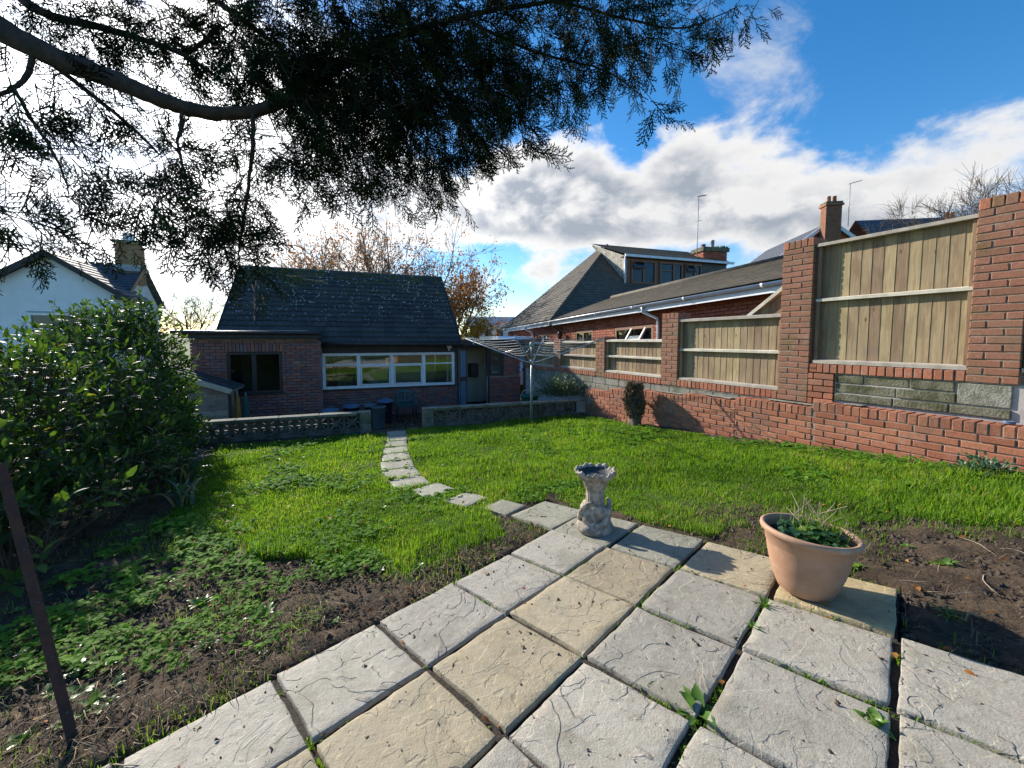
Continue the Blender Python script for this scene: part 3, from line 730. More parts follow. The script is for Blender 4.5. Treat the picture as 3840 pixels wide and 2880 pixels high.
MT['glass'] = glassmat('window_glass'); MT['glass_dark'] = glassmat('dark_window_glass', (.55, .6, .6), .1, .02, 1.3, .4)
m, nt, p, out = new_mat('net_curtain'); tr = nt.nodes.new('ShaderNodeBsdfTranslucent'); tr.inputs[0].default_value = (.85, .85, .80, 1); nt.links.new(tr.outputs[0], out.inputs[0]); MT['net'] = m
def tilemat():
    m, nt, p, out = new_mat('lichened_roof_tile'); t = NT(nt); pos = t.pos()
    r = t.rand(); col = t.mix(r, (.036, .039, .047), (.062, .063, .070))
    sep = nt.nodes.new('ShaderNodeSeparateXYZ'); nt.links.new(pos, sep.inputs[0])
    hgt = t.mr(sep.outputs[2], 2.3, 3.45)      # moss keeps to the ridge
    ms = t.math('MULTIPLY', t.mr(t.noise(3.5, 6, .7), .42, .62), t.math('ADD', t.math('MULTIPLY', hgt, .75), .12))
    col = t.mix(ms, col, (.075, .085, .025))
    sp = t.voro(11, pos); big = t.noise(2.2, 4, .6); rad = t.mr(big, .32, .62, .10, .38)
    f = t.math('LESS_THAN', t.math('ADD', sp, t.math('MULTIPLY', t.noise(45, 3, .6), .14)), rad)
    pick = t.math('GREATER_THAN', t.voro(11, pos, 'F1', 1) if False else t.noise(9, 1, .5), .47)
    col = t.mix(t.math('MULTIPLY', t.math('MULTIPLY', f, pick), t.math('ADD', t.math('MULTIPLY', t.mr(sep.outputs[2], 1.6, 2.2), .75), .1)), col, (.52, .53, .50))
    nt.links.new(col, p.inputs['Base Color']); p.inputs['Roughness'].default_value = .75; p.inputs['Specular IOR Level'].default_value = .3
    nt.links.new(t.bump(t.noise(80, 5, .7), .5, .006), p.inputs['Normal'])
    return m
MT['tile'] = tilemat()
def window_unit(parent, x0, x1, z0, z1, y, frame, glass, mull=(), trans=None, fw_=.055, dep=.07, name='window'):
    """a framed window: x positions of mullions, transom heights per bay"""
    w = MB(); w.cbox(x0, x1, y - dep / 2, y + dep / 2, z1 - fw_, z1, .004); w.cbox(x0, x1, y - dep / 2, y + dep / 2, z0, z0 + fw_, .004)
    w.cbox(x0, x0 + fw_, y - dep / 2 + .002, y + dep / 2 - .002, z0 + fw_, z1 - fw_, .003); w.cbox(x1 - fw_, x1, y - dep / 2 + .002, y + dep / 2 - .002, z0 + fw_, z1 - fw_, .003)
    wo = w.build(name, MT[frame], parent)
    edges = [x0 + fw_] + [e for mm in mull for e in (mm - .05, mm + .05)] + [x1 - fw_]
    for mm in mull: MB().cbox(mm - .05, mm + .05, y - dep / 2 + .001, y + dep / 2 - .001, z0 + fw_, z1 - fw_, .004).build('mullion', MT[frame], wo)
    for b in range(len(edges) // 2):
        a, c = edges[2 * b], edges[2 * b + 1]; tz = trans[b] if trans else None; zs = [(z0 + fw_, z1 - fw_)]
        if tz:
            th = .022; MB().cbox(a, c, y - .03, y + .03, tz - th, tz + th, .003).build('transom', MT[frame], wo); zs = [(z0 + fw_, tz - th), (tz + th, z1 - fw_)]
        for (p, q) in zs:
            MB().box(a - .004, c + .004, y + .004, y + .010, p - .004, q + .004).build('pane', MT[glass], wo)
    return wo
def roof_tile_mesh(w=.30, l=.255, t=.024):
    n = 12; prof = []
    for i in range(n + 1):
        u = i / n; x = u * w; ph = (u * 2) % 1.0
        prof.append((x, .006 + .020 * max(0., math.sin(ph * math.pi)) ** 1.6 if ph < 1 else .006))
    m = MB(); top = []; bot = []
    vs = [(x, 0, z + t) for x, z in prof] + [(x, l, z) for x, z in prof] + [(x, 0, z - .004) for x, z in prof]
    k = n + 1
    m.add(vs, [(i, i + 1, k + i + 1, k + i) for i in range(n)], True)
    m.f += [(2 * k + i, 2 * k + i + 1, i + 1, i) for i in range(n)]; m.sm += [False] * n
    me = m.mesh('roof_tile'); me.materials.append(MT['tile']); return me
def bungalow():
    t = thing('brick_bungalow', 'dark brick bungalow with lichen-spotted tiled roof at the end of the garden', 'house', HO, R(HA))
    # solid walls
    core = MB(); core.box(0, 3.76, .07, .30, -.3, .77); core.box(-2.34, 3.76, 5.0, 5.25, -.3, 2.1)
    core.box(-2.34, -2.1, -.2, 5.0, -.3, 2.05); core.box(3.60, 3.80, .31, 5.0, -.3, 2.05); core.box(-.06, 0.0, -.56, .3, 0, 2.1)
    core.build('wall', MT['mortar_dark'], t)
    core = MB(); core.box(-2.66, -2.02, -.57, -.40, -.3, 2.19); core.box(-.87, -.075, -.57, -.40, -.3, 2.19); core.box(-2.02, -.87, -.57, -.40, -.3, .80); core.box(-2.02, -.87, -.57, -.40, 1.88, 2.19)
    core.box(-2.66, -2.5, -.40, 1.2, -.3, 2.19); core.build('extension_wall', MT['mortar_dark'], t)
    B = Bricks(t, 'brick_house')
    lay(B, .0, 3.76, 0, .75, .0, depth=.07)
    lay(B, -2.73, .0, -.02, 2.18, -.65, holes=[(-2.02, -.87, .83, 1.86), (-2.06, -.83, 1.86, 2.08)], depth=.08, start=.07)
    for k in range(16): B.add(-2.06 + (k + .5) * 1.23 / 16, -.61, 1.968, 1.23 / 16 - .010, .08, .205)
    lay(B, -.57, .0, -.02, 2.18, 0, axis='y', xf=.0, depth=.07)
    lay(B, 4.80, 5.86, 0, 1.0, .0, depth=.07); lay(B, 5.27, 5.86, 1.0, 1.9, .0, depth=.07, start=.1)
    B.finish()
    # extension: flat roof, window
    m = MB(); m.box(-2.86, .02, -.80, 1.1, 2.31, 2.37); m.build('flat_roof', MT['felt'], t)
    m = MB(); m.box(-2.86, .02, -.825, -.80, 2.20, 2.375); m.box(-2.885, -2.86, -.825, 1.1, 2.20, 2.375); m.box(.02, .045, -.825, -.3, 2.2, 2.375); m.build('fascia', MT['darkwood'], t)
    MB().tube([(-3.0, -.87, 2.335), (.03, -.87, 2.32)], .045, 8).build('gutter', MT['dark_frame'], t)
    MB().box(-2.87, -.25, -.81, -.72, 2.378, 2.392).build('roof_edge', MT['lead'], t)
    MB().box(-2.7, .0, -.79, -.57, 2.185, 2.20).build('soffit', MT['darkwood'], t)
    window_unit(t, -2.015, -.875, .845, 1.855, -.60, 'dark_frame', 'glass_dark', mull=(-1.47,), fw_=.06)
    MB().cbox(-2.08, -.81, -.70, -.55, .80, .843, .006).build('sill', MT['dark_frame'], t)
    MB().box(-2.45, -.1, -.36, 1.0, .0, .02).build('floor', MT['floor_in'], t); 
    m = MB(); m.box(-2.45, -.08, 1.0, 1.05, 0, 2.18); m.box(-2.48, -2.45, -.39, 1.0, 0, 2.18); m.box(-.12, -.075, -.39, 1.0, 0, 2.18); m.build('inner_wall', MT['plaster'], t)
    # long white window
    MB().box(0, 3.78, .0, .05, 1.785, 2.06).build('head_board', MT['darkwood'], t)
    MB().cbox(-.0, 3.73, -.05, .12, .752, .785, .006).build('sill', MT['dark_frame'], t)
    wu = window_unit(t, .0, 3.672, .79, 1.785, .05, 'white_upvc', 'glass', mull=(.925, 1.83, 2.74), trans=(1.47, 1.455, 1.445, 1.455), fw_=.075, dep=.09)
    for (a, b) in ((.985, 1.77), (1.89, 2.68)):        # opening sashes stand proud of the frame
        m = MB()
        for q in ((a, b, 1.40, 1.432), (a, b, .875, .905), (a, a + .03, .905, 1.40), (b - .03, b, .905, 1.40)): m.box(q[0], q[1], -.012, .004, q[2], q[3])
        m.build('sash', MT['white_upvc'], wu)
    # room behind it
    m = MB(); m.box(-2.0, 3.55, 4.95, 5.0, 1.75, 2.1); m.box(-2.0, .1, 4.95, 5.0, 0, 1.75); m.box(.95, 3.55, 4.95, 5.0, 0, 1.75); m.box(.1, .95, 4.95, 5.0, 0, .75); m.box(3.50, 3.55, .3, 4.95, 0, 2.1); m.box(-1.0, -.95, .3, 4.95, 0, 2.1); m.box(1.35, 3.5, 2.4, 2.45, 0, 2.1); m.build('inner_wall', MT['plaster'], t)
    MB().box(-2, 3.55, .3, 4.95, -.02, .0).build('floor', MT['floor_in'], t); MB().box(-2, 3.55, .3, 4.95, 2.1, 2.12).build('ceiling', MT['plaster'], t)
    MB().box(.10, .95, 4.90, 4.91, .75, 1.75).build('net_curtain', MT['net'], t)
    for xa in (-.15, .78):
        m = MB(); xs = np.linspace(xa, xa + .34, 14); m.add([(x, 4.84 + .03 * math.sin(i * 1.7), z) for i, x in enumerate(xs) for z in (.25, 1.95)], [(2 * i, 2 * i + 2, 2 * i + 3, 2 * i + 1) for i in range(13)], True); m.build('curtain', MT['curtain'], t)
    # roof
    EY, EZ, RY, RZ = -.33, 2.075, 2.55, 4.385; X0, X1 = -2.36, 3.80; sl = math.hypot(RY - EY, RZ - EZ); pa = math.atan2(RZ - EZ, RY - EY)
    m = MB(); m.add([(X0, EY, EZ - .02), (X1, EY, EZ - .02), (X1, RY, RZ - .02), (X0, RY, RZ - .02), (X0, 2 * RY - EY, EZ - .02), (X1, 2 * RY - EY, EZ - .02)], [(0, 1, 2, 3), (3, 2, 5, 4)])
    m.add([(X0 + .03, EY + .3, EZ), (X0 + .03, RY, RZ - .03), (X0 + .03, 2 * RY - EY - .3, EZ)], [(0, 1, 2)]); m.add([(X1 - .04, EY + .3, EZ), (X1 - .04, RY, RZ - .03), (X1 - .04, 2 * RY - EY - .3, EZ)], [(2, 1, 0)])
    m.box(X0 + .03, X1 - .04, EY + .31, 2 * RY - EY - .31, EZ - .03, EZ - .021)
    roof = m.build('roof', MT['felt'], t)
    TM = roof_tile_mesh(); nc = 20; tw = (X1 - X0) / nc; nr = 16; gl = sl / nr; placed = []
    for r in range(nr):
        s = r * gl
        for c in range(nc): placed.append((X0 + c * tw, EY + math.cos(pa) * s, EZ + math.sin(pa) * s))
    far = MB()
    for i, p in enumerate(placed):
        if i < 300:
            o = link('roof_tile', TM, roof); o.location = (p[0], p[1], p[2] + random.uniform(-.002, .003)); o.rotation_euler = (pa - R(2.2) + random.uniform(-.006, .006), 0, random.uniform(-.005, .005)); o.scale = (tw / .3, 1, 1)
        else:
            M = Matrix.Translation(p) @ Matrix.Rotation(pa - R(2.2), 4, 'X')
            far.add([M @ v.co for v in TM.vertices], [tuple(q.vertices) for q in TM.polygons], True)
    # rear slope in plain courses
    for r in range(10):
        f0, f1 = r / 10, (r + 1) / 10
        a = (2 * RY - EY + (RY - (2 * RY - EY)) * f0, EZ + (RZ - EZ) * f0); b = (2 * RY - EY + (RY - (2 * RY - EY)) * f1, EZ + (RZ - EZ) * f1)
        far.add([(X0, a[0], a[1] + .03), (X1, a[0], a[1] + .03), (X1, b[0], b[1] + .012), (X0, b[0], b[1] + .012)], [(0, 3, 2, 1)])
    far.build('roof_tile_remainder', MT['tile'], roof, kind='stuff', fix=False)
    n = 15
    for k in range(n):
        a = X0 + k * (X1 - X0) / n; b = a + (X1 - X0) / n + .012; m = MB(); q = 8
        vs = [(x, RY + .125 * math.cos(math.pi * i / q), RZ - .045 + .105 * math.sin(math.pi * i / q) + (.007 if x == b else 0)) for x in (a, b) for i in range(q + 1)]
        m.add(vs, [(i, i + 1, q + 2 + i, q + 1 + i) for i in range(q)], True); m.add([vs[i] for i in range(q + 1)], [tuple(range(q + 1))]); m.build('ridge_tile', MT['tile'], roof)
    for xx in (X0 - .03, X1):
        m = MB()
        for sgn in (0, 1):
            y0, y1 = (EY - .02, RY) if sgn == 0 else (2 * RY - EY + .02, RY)
            m.add([(xx, y0, EZ - .12), (xx + .03, y0, EZ - .12), (xx + .03, y1, RZ - .1), (xx, y1, RZ - .1), (xx, y0, EZ + .03), (xx + .03, y0, EZ + .03), (xx + .03, y1, RZ + .05), (xx, y1, RZ + .05)], [(0, 1, 2, 3), (4, 7, 6, 5), (0, 4, 5, 1), (1, 5, 6, 2), (2, 6, 7, 3), (3, 7, 4, 0)])
        m.build('bargeboard', MT['darkwood'], roof)
    MB().box(.05, 3.83, EY - .005, EY + .02, 1.99, 2.07).build('fascia', MT['darkwood'], t)
    MB().box(.05, 3.83, EY + .02, .0, 2.02, 2.035).build('soffit', MT['darkwood'], t)
    MB().tube([(.06, EY - .05, 2.045), (3.86, EY - .05, 2.03)], .045, 8).build('gutter', MT['dark_frame'], t)
    # lean-to with open door
    m = MB(); m.box(3.83, 6.45, -.28, 2.6, 2.115, 2.16); m.build('flat_roof', MT['felt'], t)
    MB().box(3.86, 6.47, -.305, -.28, 1.985, 2.17).build('fascia', MT['darkwood'], t); MB().box(3.86, 6.45, -.28, .06, 1.97, 1.985).build('soffit', MT['darkwood'], t)
    m = MB(); m.box(3.76, 3.80, -.02, .07, 0, 1.97); m.box(4.72, 4.80, .0, .07, 0, 1.97); m.box(3.80, 5.9, .0, .07, 1.90, 1.97); m.box(5.23, 5.28, .0, .069, 1.0, 1.90); m.build('door_frame', MT['darkwood'], t)
    m = MB(); m.box(4.80, 5.86, .07, .16, -.3, 1.0); m.box(5.28, 5.86, .07, .16, 1.0, 1.9); m.box(5.80, 5.86, .16, 2.4, -.3, 1.9); m.box(3.83, 5.86, 2.4, 2.5, -.3, 1.9); m.build('leanto_wall', MT['mortar_dark'], t)
    d = MB(); d.cbox(3.815, 4.06, -.01, .03, .02, 1.89, .004); dr = d.build('door', MT['dark_frame'], t)
    MB().cbox(3.85, 4.03, -.018, -.011, 1.02, 1.84, .003).build('door_panel', MT['blue_door'], dr); MB().cbox(3.85, 4.03, -.018, -.011, .10, .88, .003).build('door_panel', MT['blue_door'], dr)
    MB().box(3.803, 3.813, -.03, -.011, .02, 1.88).build('door_edge', MT['lead'], dr)
    MB().box(3.9, 5.8, 1.35, 1.40, 0, 1.9).build('inner_wall', MT['plaster'], t)
    m = MB(); m.cbox(4.45, 4.72, .95, 1.3, .9, 1.35, .02); m.build('meter_box', MT['dark_frame'], t)
    window_unit(t, 4.81, 5.225, 1.03, 1.86, .03, 'dark_frame', 'glass', fw_=.05)
    MB().box(4.9, 5.18, .3, .32, 1.32, 1.82).build('blind', MT['curtain'], t)
    MB().tube([(4.70, -.06, 0), (4.70, -.06, 1.03)], .018, 8).build('rail_post', MT['lead'], t)
    for q in range(4):
        MB().lathe([(.0, 0), (.018, 0), (.02, .05), (.012, .07), (.012, .09), (.0, .09)], (4.88 + q * .075, .12, 1.08), 10).build('bottle', MT['white_upvc'], t)
    # brown boarded gate beside the lean-to
    g = thing('boarded_gate', 'dark brown boarded gate right of the lean-to wall', 'gate', HM @ Vector((5.92, -.1, 0)), R(HA))
    for k in range(5): MB().cbox(k * .1, k * .1 + .092, 0, .02, .02, 1.45, .003).build('board', MT['gate'], g)
    MB().box(-.02, .52, .021, .05, .3, .38).build('rail', MT['gate'], g); MB().box(-.02, .52, .021, .05, 1.15, 1.23).build('rail', MT['gate'], g)
    # flood light on the head board
    g = thing('security_light', 'small square floodlight on the dark board above the white window', 'light', HM @ Vector((3.49, -.0, 1.86)), R(HA))
    MB().cbox(-.085, .085, -.10, -.045, .03, .16, .01).build('lamp_housing', MT['dark_frame'], g); MB().box(-.068, .068, -.106, -.101, .045, .145).build('lens', MT['white_upvc'], g); MB().cbox(-.025, .025, -.09, -.002, -.02, .028, .006).build('sensor', MT['white_upvc'], g)
    MB().box(-.02, .02, -.045, -.001, .08, .12).build('bracket', MT['dark_frame'], g)
    g = thing('flue_pipe', 'thin grey flue pipe behind the left roof verge', 'pipe', HM @ Vector((-2.75, 4.3, 0)), R(HA))
    MB().tube([(0, 0, 0), (0, 0, 4.0)], .075, 12).build('pipe', MT['lead'], g); MB().lathe([(.0, .08), (.10, .02), (.10, 0), (.02, 0)], (0, 0, 4.0), 12).build('cap', MT['lead'], g)
MT['gate'] = simple('brown_gate_boards', (.07, .045, .035), (.05, .032, .026), .8, 7, .3, 40)
bungalow()

# ------------------------------------------------------------ things in the yard
MT['clap'] = woodmat('shed_wood', (.23, .20, .17), (.30, .27, .23), (.06, 1, 1), .3)
MT['trim'] = woodmat('shed_trim', (.36, .34, .28), (.42, .40, .34), (.1, 1, 1), .2)
def shed():
    o = HM @ Vector((-2.95, -1.72, 0)); t = thing('garden_store', 'small lapboard garden store with sloping felt roof by the extension', 'shed', o, R(HA))
    W = 1.17; D = .92; hl = 1.56; hr = 1.10
    zt = lambda x: hl + (hr - hl) * x / W
    n = 9
    for k in range(n + 3):
        za = .04 + k * .118; zb = za + .13
        xr = W if zb < hr else max(0., (hl - zb) / (hl - hr) * W)
        if xr < .1: continue
        m = MB(); m.add([(0, -.016, za), (xr, -.016, za), (xr if zb < hr else xr, -.003, zb), (0, -.003, zb), (0, .006, za), (xr, .006, za), (xr, .006, zb), (0, .006, zb)], [(0, 1, 2, 3), (5, 4, 7, 6), (0, 4, 5, 1), (1, 5, 6, 2), (3, 2, 6, 7)]); m.build('board', MT['clap'], t)
    m = MB(); m.box(0, .02, .01, D, .02, hl - .02); m.box(0, W, D - .02, D, .02, hr - .02); m.box(.02, W, .01, D, .02, .05); m.build('carcass', MT['clap'], t)
    for yy in (.0, D - .05): MB().cbox(W - .045, W, yy, yy + .05, 0, hr - .03, .003).build('corner_post', MT['trim'], t)
    MB().cbox(W - .042, W - .002, .5, .55, 0, hr - .03, .003).build('door_post', MT['trim'], t)
    pa = math.atan2(hr - hl, W); L = math.hypot(W, hl - hr) + .16
    M = Matrix.Translation((-.04, 0, hl + .02)) @ Matrix.Rotation(-pa, 4, 'Y')
    rf = MB().box(0, L, -.10, D + .06, 0, .022, M).build('roof', MT['felt'], t)
    for q in (.18, .46, .74): MB().box(0, L + .005, q - .10, q - .07, .022, .045, M).build('batten', MT['dark_frame'], rf)
    MB().box(0, L + .01, -.125, -.10, -.075, .03, M).build('bargeboard', MT['trim'], t)
    MB().box(L - .02, L + .004, -.10, D + .06, -.05, .0, M).build('eaves_trim', MT['trim'], t)
shed()
MT['yellow'] = simple('yellow_canvas', (.45, .26, .06), (.30, .16, .04), .9, 14, .3, 40)
MT['green_canvas'] = simple('green_canvas', (.03, .13, .10), (.02, .09, .075), .9, 14, .3, 40)
def folded(name, label, x, mat, h, n):
    t = thing(name, label, 'parasol', HM @ Vector((x, -1.42, 0)), R(HA)); m = MB(); prof = []
    m.lathe([(.01, h), (.035, h * .92), (.055, h * .5), (.07, .12), (.05, .06), (.012, .05)], (0, 0, 0), 22, fn=lambda r, z, a, j: (r * (1 + .35 * math.sin(a * n)), z)); m.build('canopy', MT[mat], t)
    MB().tube([(0, 0, 0), (0, 0, h + .06)], .012, 8).build('pole', MT['lead'], t)
folded('folded_parasol', 'folded mustard yellow canvas leaning in the garden store', -1.66, 'yellow', .92, 7)
folded('folded_parasol', 'folded dark green canvas next to the yellow one', -1.50, 'green_canvas', .90, 6)
MT['bin_blue'] = simple('blue_bin_lid', (.09, .14, .22), (.07, .11, .18), .45, 5, .05, 40)
MT['bin_black'] = simple('black_bin_plastic', (.022, .024, .030), (.016, .018, .022), .5, 5, .05, 40)
MT['bin_grey'] = simple('grey_bin_plastic', (.11, .14, .15), (.085, .11, .12), .5, 5, .05, 40)
def dustbin(label, x, y, r, h, body, lid, ground=0.):
    t = thing('dustbin', label, 'bin', HM @ Vector((x, y, ground)), R(HA), 'dustbins below the window')
    MB().lathe([(.0, .0), (r * .80, 0), (r * .82, .02), (r * .96, h - .06), (r * 1.03, h - .055), (r * 1.03, h - .01), (r * .9, h - .01)], (0, 0, 0), 28).build('body', MT[body], t)
    if lid:
        lo = MB().lathe([(r * 1.08, h - .035), (r * 1.09, h), (r * .95, h + .022), (r * .5, h + .045), (.0, h + .05)], (0, 0, 0), 28).build('lid', MT[lid], t)
        MB().tube([(-.05, 0, h + .045), (-.045, 0, h + .075), (.045, 0, h + .075), (.05, 0, h + .045)], .009, 6).build('handle', MT[lid], lo)
    for s in (-1, 1): MB().tube([(s * r * .97, -.05, h - .12), (s * (r * .97 + .03), -.045, h - .12), (s * (r * .97 + .03), .045, h - .12), (s * r * .97, .05, h - .12)], .008, 6).build('side_handle', MT[body], t)
dustbin('open grey tub in the gap between the two pierced walls', 1.33, -2.0, .165, .56, 'bin_grey', None, .02)
dustbin('tallest bin, black with blue lid, next to the green chair', 1.55, -1.1, .185, .56, 'bin_black', 'bin_blue')
dustbin('dark bin with greyish lid between the blue-lidded bins', 1.15, -1.45, .135, .52, 'bin_black', 'bin_grey')
dustbin('black bin with blue lid in the middle of the row', .72, -1.2, .19, .49, 'bin_black', 'bin_blue')
dustbin('lowest bin with a blue lid beside the extension corner', .25, -1.55, .19, .47, 'bin_black', 'bin_blue')
MT['chair_green'] = simple('dark_green_plastic', (.025, .075, .07), (.02, .06, .06), .4, 4, .05, 40)
def chair():
    t = thing('garden_chair', 'dark green plastic armchair under the white window', 'chair', HM @ Vector((2.12, -.75, 0)), R(HA)); mat = MT['chair_green']
    m = MB(); m.cbox(-.21, .21, -.21, .20, .385, .41, .012); m.build('seat', mat, t)
    m = MB(); W = 12; H = 8
    vs = []; 
    for j in range(H + 1):
        for i in range(W + 1):
            u = i / W * 2 - 1; v = j / H; hw = .20 + .02 * math.sin(v * 3)
            top = .78 - .05 * u * u; vs.append((u * hw, .20 + .10 * v - .05 * (1 - u * u) * 0 + .03 * u * u * -1, .40 + (top - .40) * v))
    m.add(vs, [(j * (W + 1) + i, j * (W + 1) + i + 1, (j + 1) * (W + 1) + i + 1, (j + 1) * (W + 1) + i) for j in range(H) for i in range(W) if not (2 <= j <= 5 and i in (2, 4, 7, 9))], True)
    o = m.build('backrest', mat, t); md = o.modifiers.new('thick', 'SOLIDIFY'); md.thickness = .016
    for s in (-1, 1):
        MB().tube([(s * .20, .26, .63), (s * .245, .1, .62), (s * .25, -.12, .60), (s * .245, -.20, .56)], [.022, .024, .024, .02], 8).build('armrest', mat, t)
        MB().tube([(s * .245, -.20, .57), (s * .235, -.215, .40), (s * .255, -.235, .0)], [.022, .026, .02], 8).build('leg', mat, t)
        MB().tube([(s * .20, .19, .42), (s * .235, .26, .0)], [.028, .02], 8).build('leg', mat, t)
    MB().box(-.21, .21, -.215, -.20, .32, .385).build('apron', mat, t)
chair()
# ------------------------------------------------------------ neighbouring brick bungalow with dormer
MT['nb_tile'] = simple('brown_roof_tile', (.115, .095, .07), (.07, .06, .045), .9, 4, .5, 50, bdist=.006)
MT['nb_tile_dark'] = MT['nb_tile']
MT['gutter_white'] = simple('white_gutter', (.72, .74, .77), (.60, .62, .66), .35, 4, .03, 20)
MT['brown_frame'] = simple('brown_window_frame', (.20, .085, .04), (.15, .065, .035), .5, 6, .1, 40)
MT['pale_frame'] = simple('pale_sash_paint', (.70, .60, .54), (.62, .52, .46), .5, 6, .05, 40)
MT['frost'] = simple('patterned_green_blind', (.26, .42, .36), (.2, .34, .3), .6, 18, .1, 40)
def courses(m, P00, P10, P11, P01, n, lift=.022):
    """overlapping tile courses as thin steps over a quad: bottom edge P00-P10, top edge P01-P11"""
    P00, P10, P11, P01 = map(Vector, (P00, P10, P11, P01)); nrm = (P10 - P00).cross(P01 - P00).normalized()
    for k in range(n):
        f0, f1 = k / n, (k + 1) / n; a = P00.lerp(P01, f0); b = P10.lerp(P11, f0); c = P10.lerp(P11, f1); d = P00.lerp(P01, f1)
        m.add([a + nrm * lift, b + nrm * lift, c + nrm * .004, d + nrm * .004, a, b], [(0, 1, 2, 3), (4, 5, 1, 0)])
def neighbour():
    NO = Vector((4.556, 6.8, 0)); NA = 108.24
    t = thing('neighbour_bungalow', 'red brick bungalow with long brown roof, dormer and white gutter beyond the fence', 'house', NO, rot=(0, R(1.43), R(NA)))
    m = MB(); m.box(-2.5, 16, -.60, -.355, -2, 2.2); m.box(9.3, 9.6, -12, -.7, -2, 2.2); m.box(15.7, 16.0, -12, -.61, -2, 2.2); m.build('wall', MT['mortar'], t)
    B = Bricks(t, 'brick_nb')
    holes = [(3.66, 5.52, .9, 1.765), (6.78, 8.08, .9, 1.785), (10.45, 11.67, .9, 1.80)]
    lay(B, -.8, 16.0, .9, 2.16, -.36, holes=holes + [(3.6, 5.6, 1.765, 1.98)], depth=.06)
    for k in range(26): B.add(3.6 + (k + .5) * 2.0 / 26, -.33, 1.872, 2. / 26 - .010, .06, .205)
    B.finish()
    def win(x0, x1, z0, z1, mull, frame, glass, dep=.07):
        w = window_unit(t, -(x1 - x0) / 2, (x1 - x0) / 2, z0, z1, 0, frame, glass, mull=mull, fw_=.10, dep=dep); w.location = ((x0 + x1) / 2, -.335, 0); w.rotation_euler = (0, 0, R(180)); return w
    win(3.68, 5.50, .95, 1.755, (.05, ), 'brown_frame', 'glass_dark'); win(6.80, 8.06, .95, 1.775, (-.05,), 'brown_frame', 'glass_dark'); win(10.47, 11.65, .95, 1.79, (0.,), 'brown_frame', 'glass_dark')
    MB().box(4.62, 5.44, -.47, -.46, 1.0, 1.66).build('blind', MT['frost'], t)
    m = MB(); m.box(3.4, 8.3, -1.2, -1.15, .5, 2.0); m.box(10.2, 12, -1.2, -1.15, .5, 2.); m.build('inner_wall', MT['floor_in'], t)
    # open top-hung sash
    M = Matrix.Translation((4.35, -.36, 1.74)) @ Matrix.Rotation(R(32), 4, 'X'); s = MB()
    for q in ((-.34, .34, -.06, 0), (-.34, .34, -.50, -.44), (-.34, -.28, -.44, -.06), (.28, .34, -.44, -.06)): s.box(q[0], q[1], -.02, .02, q[2], q[3], M)
    so = s.build('open_sash', MT['pale_frame'], t); MB().box(-.28, .28, -.003, .003, -.44, -.06, M).build('pane', MT['glass_dark'], so)
    # eaves
    MB().box(-.9, 16.1, -.34, .0, 2.13, 2.15).build('soffit', MT['gutter_white'], t); MB().box(-.9, 16.1, -.012, .012, 2.06, 2.22).build('fascia', MT['gutter_white'], t)
    g = MB(); n = 8
    vs = [(x, .065 + .058 * math.cos(math.pi + math.pi * i / n), 2.235 + .058 * math.sin(math.pi + math.pi * i / n)) for x in (-.9, 16.15) for i in range(n + 1)]
    g.add(vs, [(i, i + 1, n + 2 + i, n + 1 + i) for i in range(n)], True)
    for x in np.arange(.2, 16, 1.9): 
        vs = [(x + dx, .065 + .066 * math.cos(math.pi + math.pi * i / n), 2.235 + .066 * math.sin(math.pi + math.pi * i / n)) for dx in (0, .07) for i in range(n + 1)]; g.add(vs, [(i, i + 1, n + 2 + i, n + 1 + i) for i in range(n)], True)
    go = g.build('gutter', MT['gutter_white'], t); md = go.modifiers.new('t', 'SOLIDIFY'); md.thickness = .004
    for xx, cl in ((3.45, 'gutter_white'), (12.2, 'gutter_white'), (9.35, 'dark_frame')):
        MB().tube([(xx + .22, .065, 2.18), (xx + .22, .05, 2.06), (xx, -.24, 1.88), (xx, -.26, 1.7), (xx, -.26, -.5)], .036, 8).build('downpipe', MT[cl], t)
    # low front roof with hipped near end
    EZ = 2.27; RZ = 3.20; RY = -2.6; r = MB()
    courses(r, (9.3, .10, EZ), (-.75, .10, EZ), (1.7, RY, RZ), (9.3, RY, RZ), 16)
    courses(r, (-.75, .10, EZ), (-.75, 2 * RY, EZ), (1.69, RY - .01, RZ), (1.69, RY, RZ), 16)
    courses(r, (-.75, 2 * RY, EZ), (9.3, 2 * RY, EZ), (9.3, RY, RZ), (1.7, RY, RZ), 10)
    ro = r.build('roof', MT['nb_tile'], t, fix=False)
    MB().tube([(1.7, RY, RZ + .0), (9.3, RY, RZ + .0)], .09, 8).build('ridge', MT['nb_tile'], ro); MB().tube([(-.75, .1, EZ + .01), (1.7, RY, RZ)], .07, 8).build('hip', MT['felt'], ro)
    # main hipped roof
    AX, AY, AZ = 15.1, -5.94, 7.0; r = MB()
    courses(r, (16.15, .10, EZ), (9.22, .10, EZ), (AX, AY, AZ), (16.15, AY, AZ), 34)
    courses(r, (9.22, .10, EZ), (9.22, -14.5, EZ), (AX, -9.5, AZ), (AX, AY, AZ), 34)
    r.add([(16.15, .1, EZ), (16.15, AY, AZ), (16.15, -12, EZ), (AX, -9.5, AZ)], [(0, 1, 3, 2)])
    r2 = r.build('main_roof', MT['nb_tile'], t, fix=False)
    MB().tube([(9.22, .1, EZ + .01), (AX, AY, AZ + .01)], .075, 8).build('hip', MT['nb_tile'], r2); MB().tube([(AX, AY, AZ), (16.15, AY, AZ)], .08, 8).build('ridge', MT['nb_tile'], r2)
    # dormer
    DX, Y0, Y1, ZT, ZB = 11.78, -4.93, -11.1, 5.60, 4.25
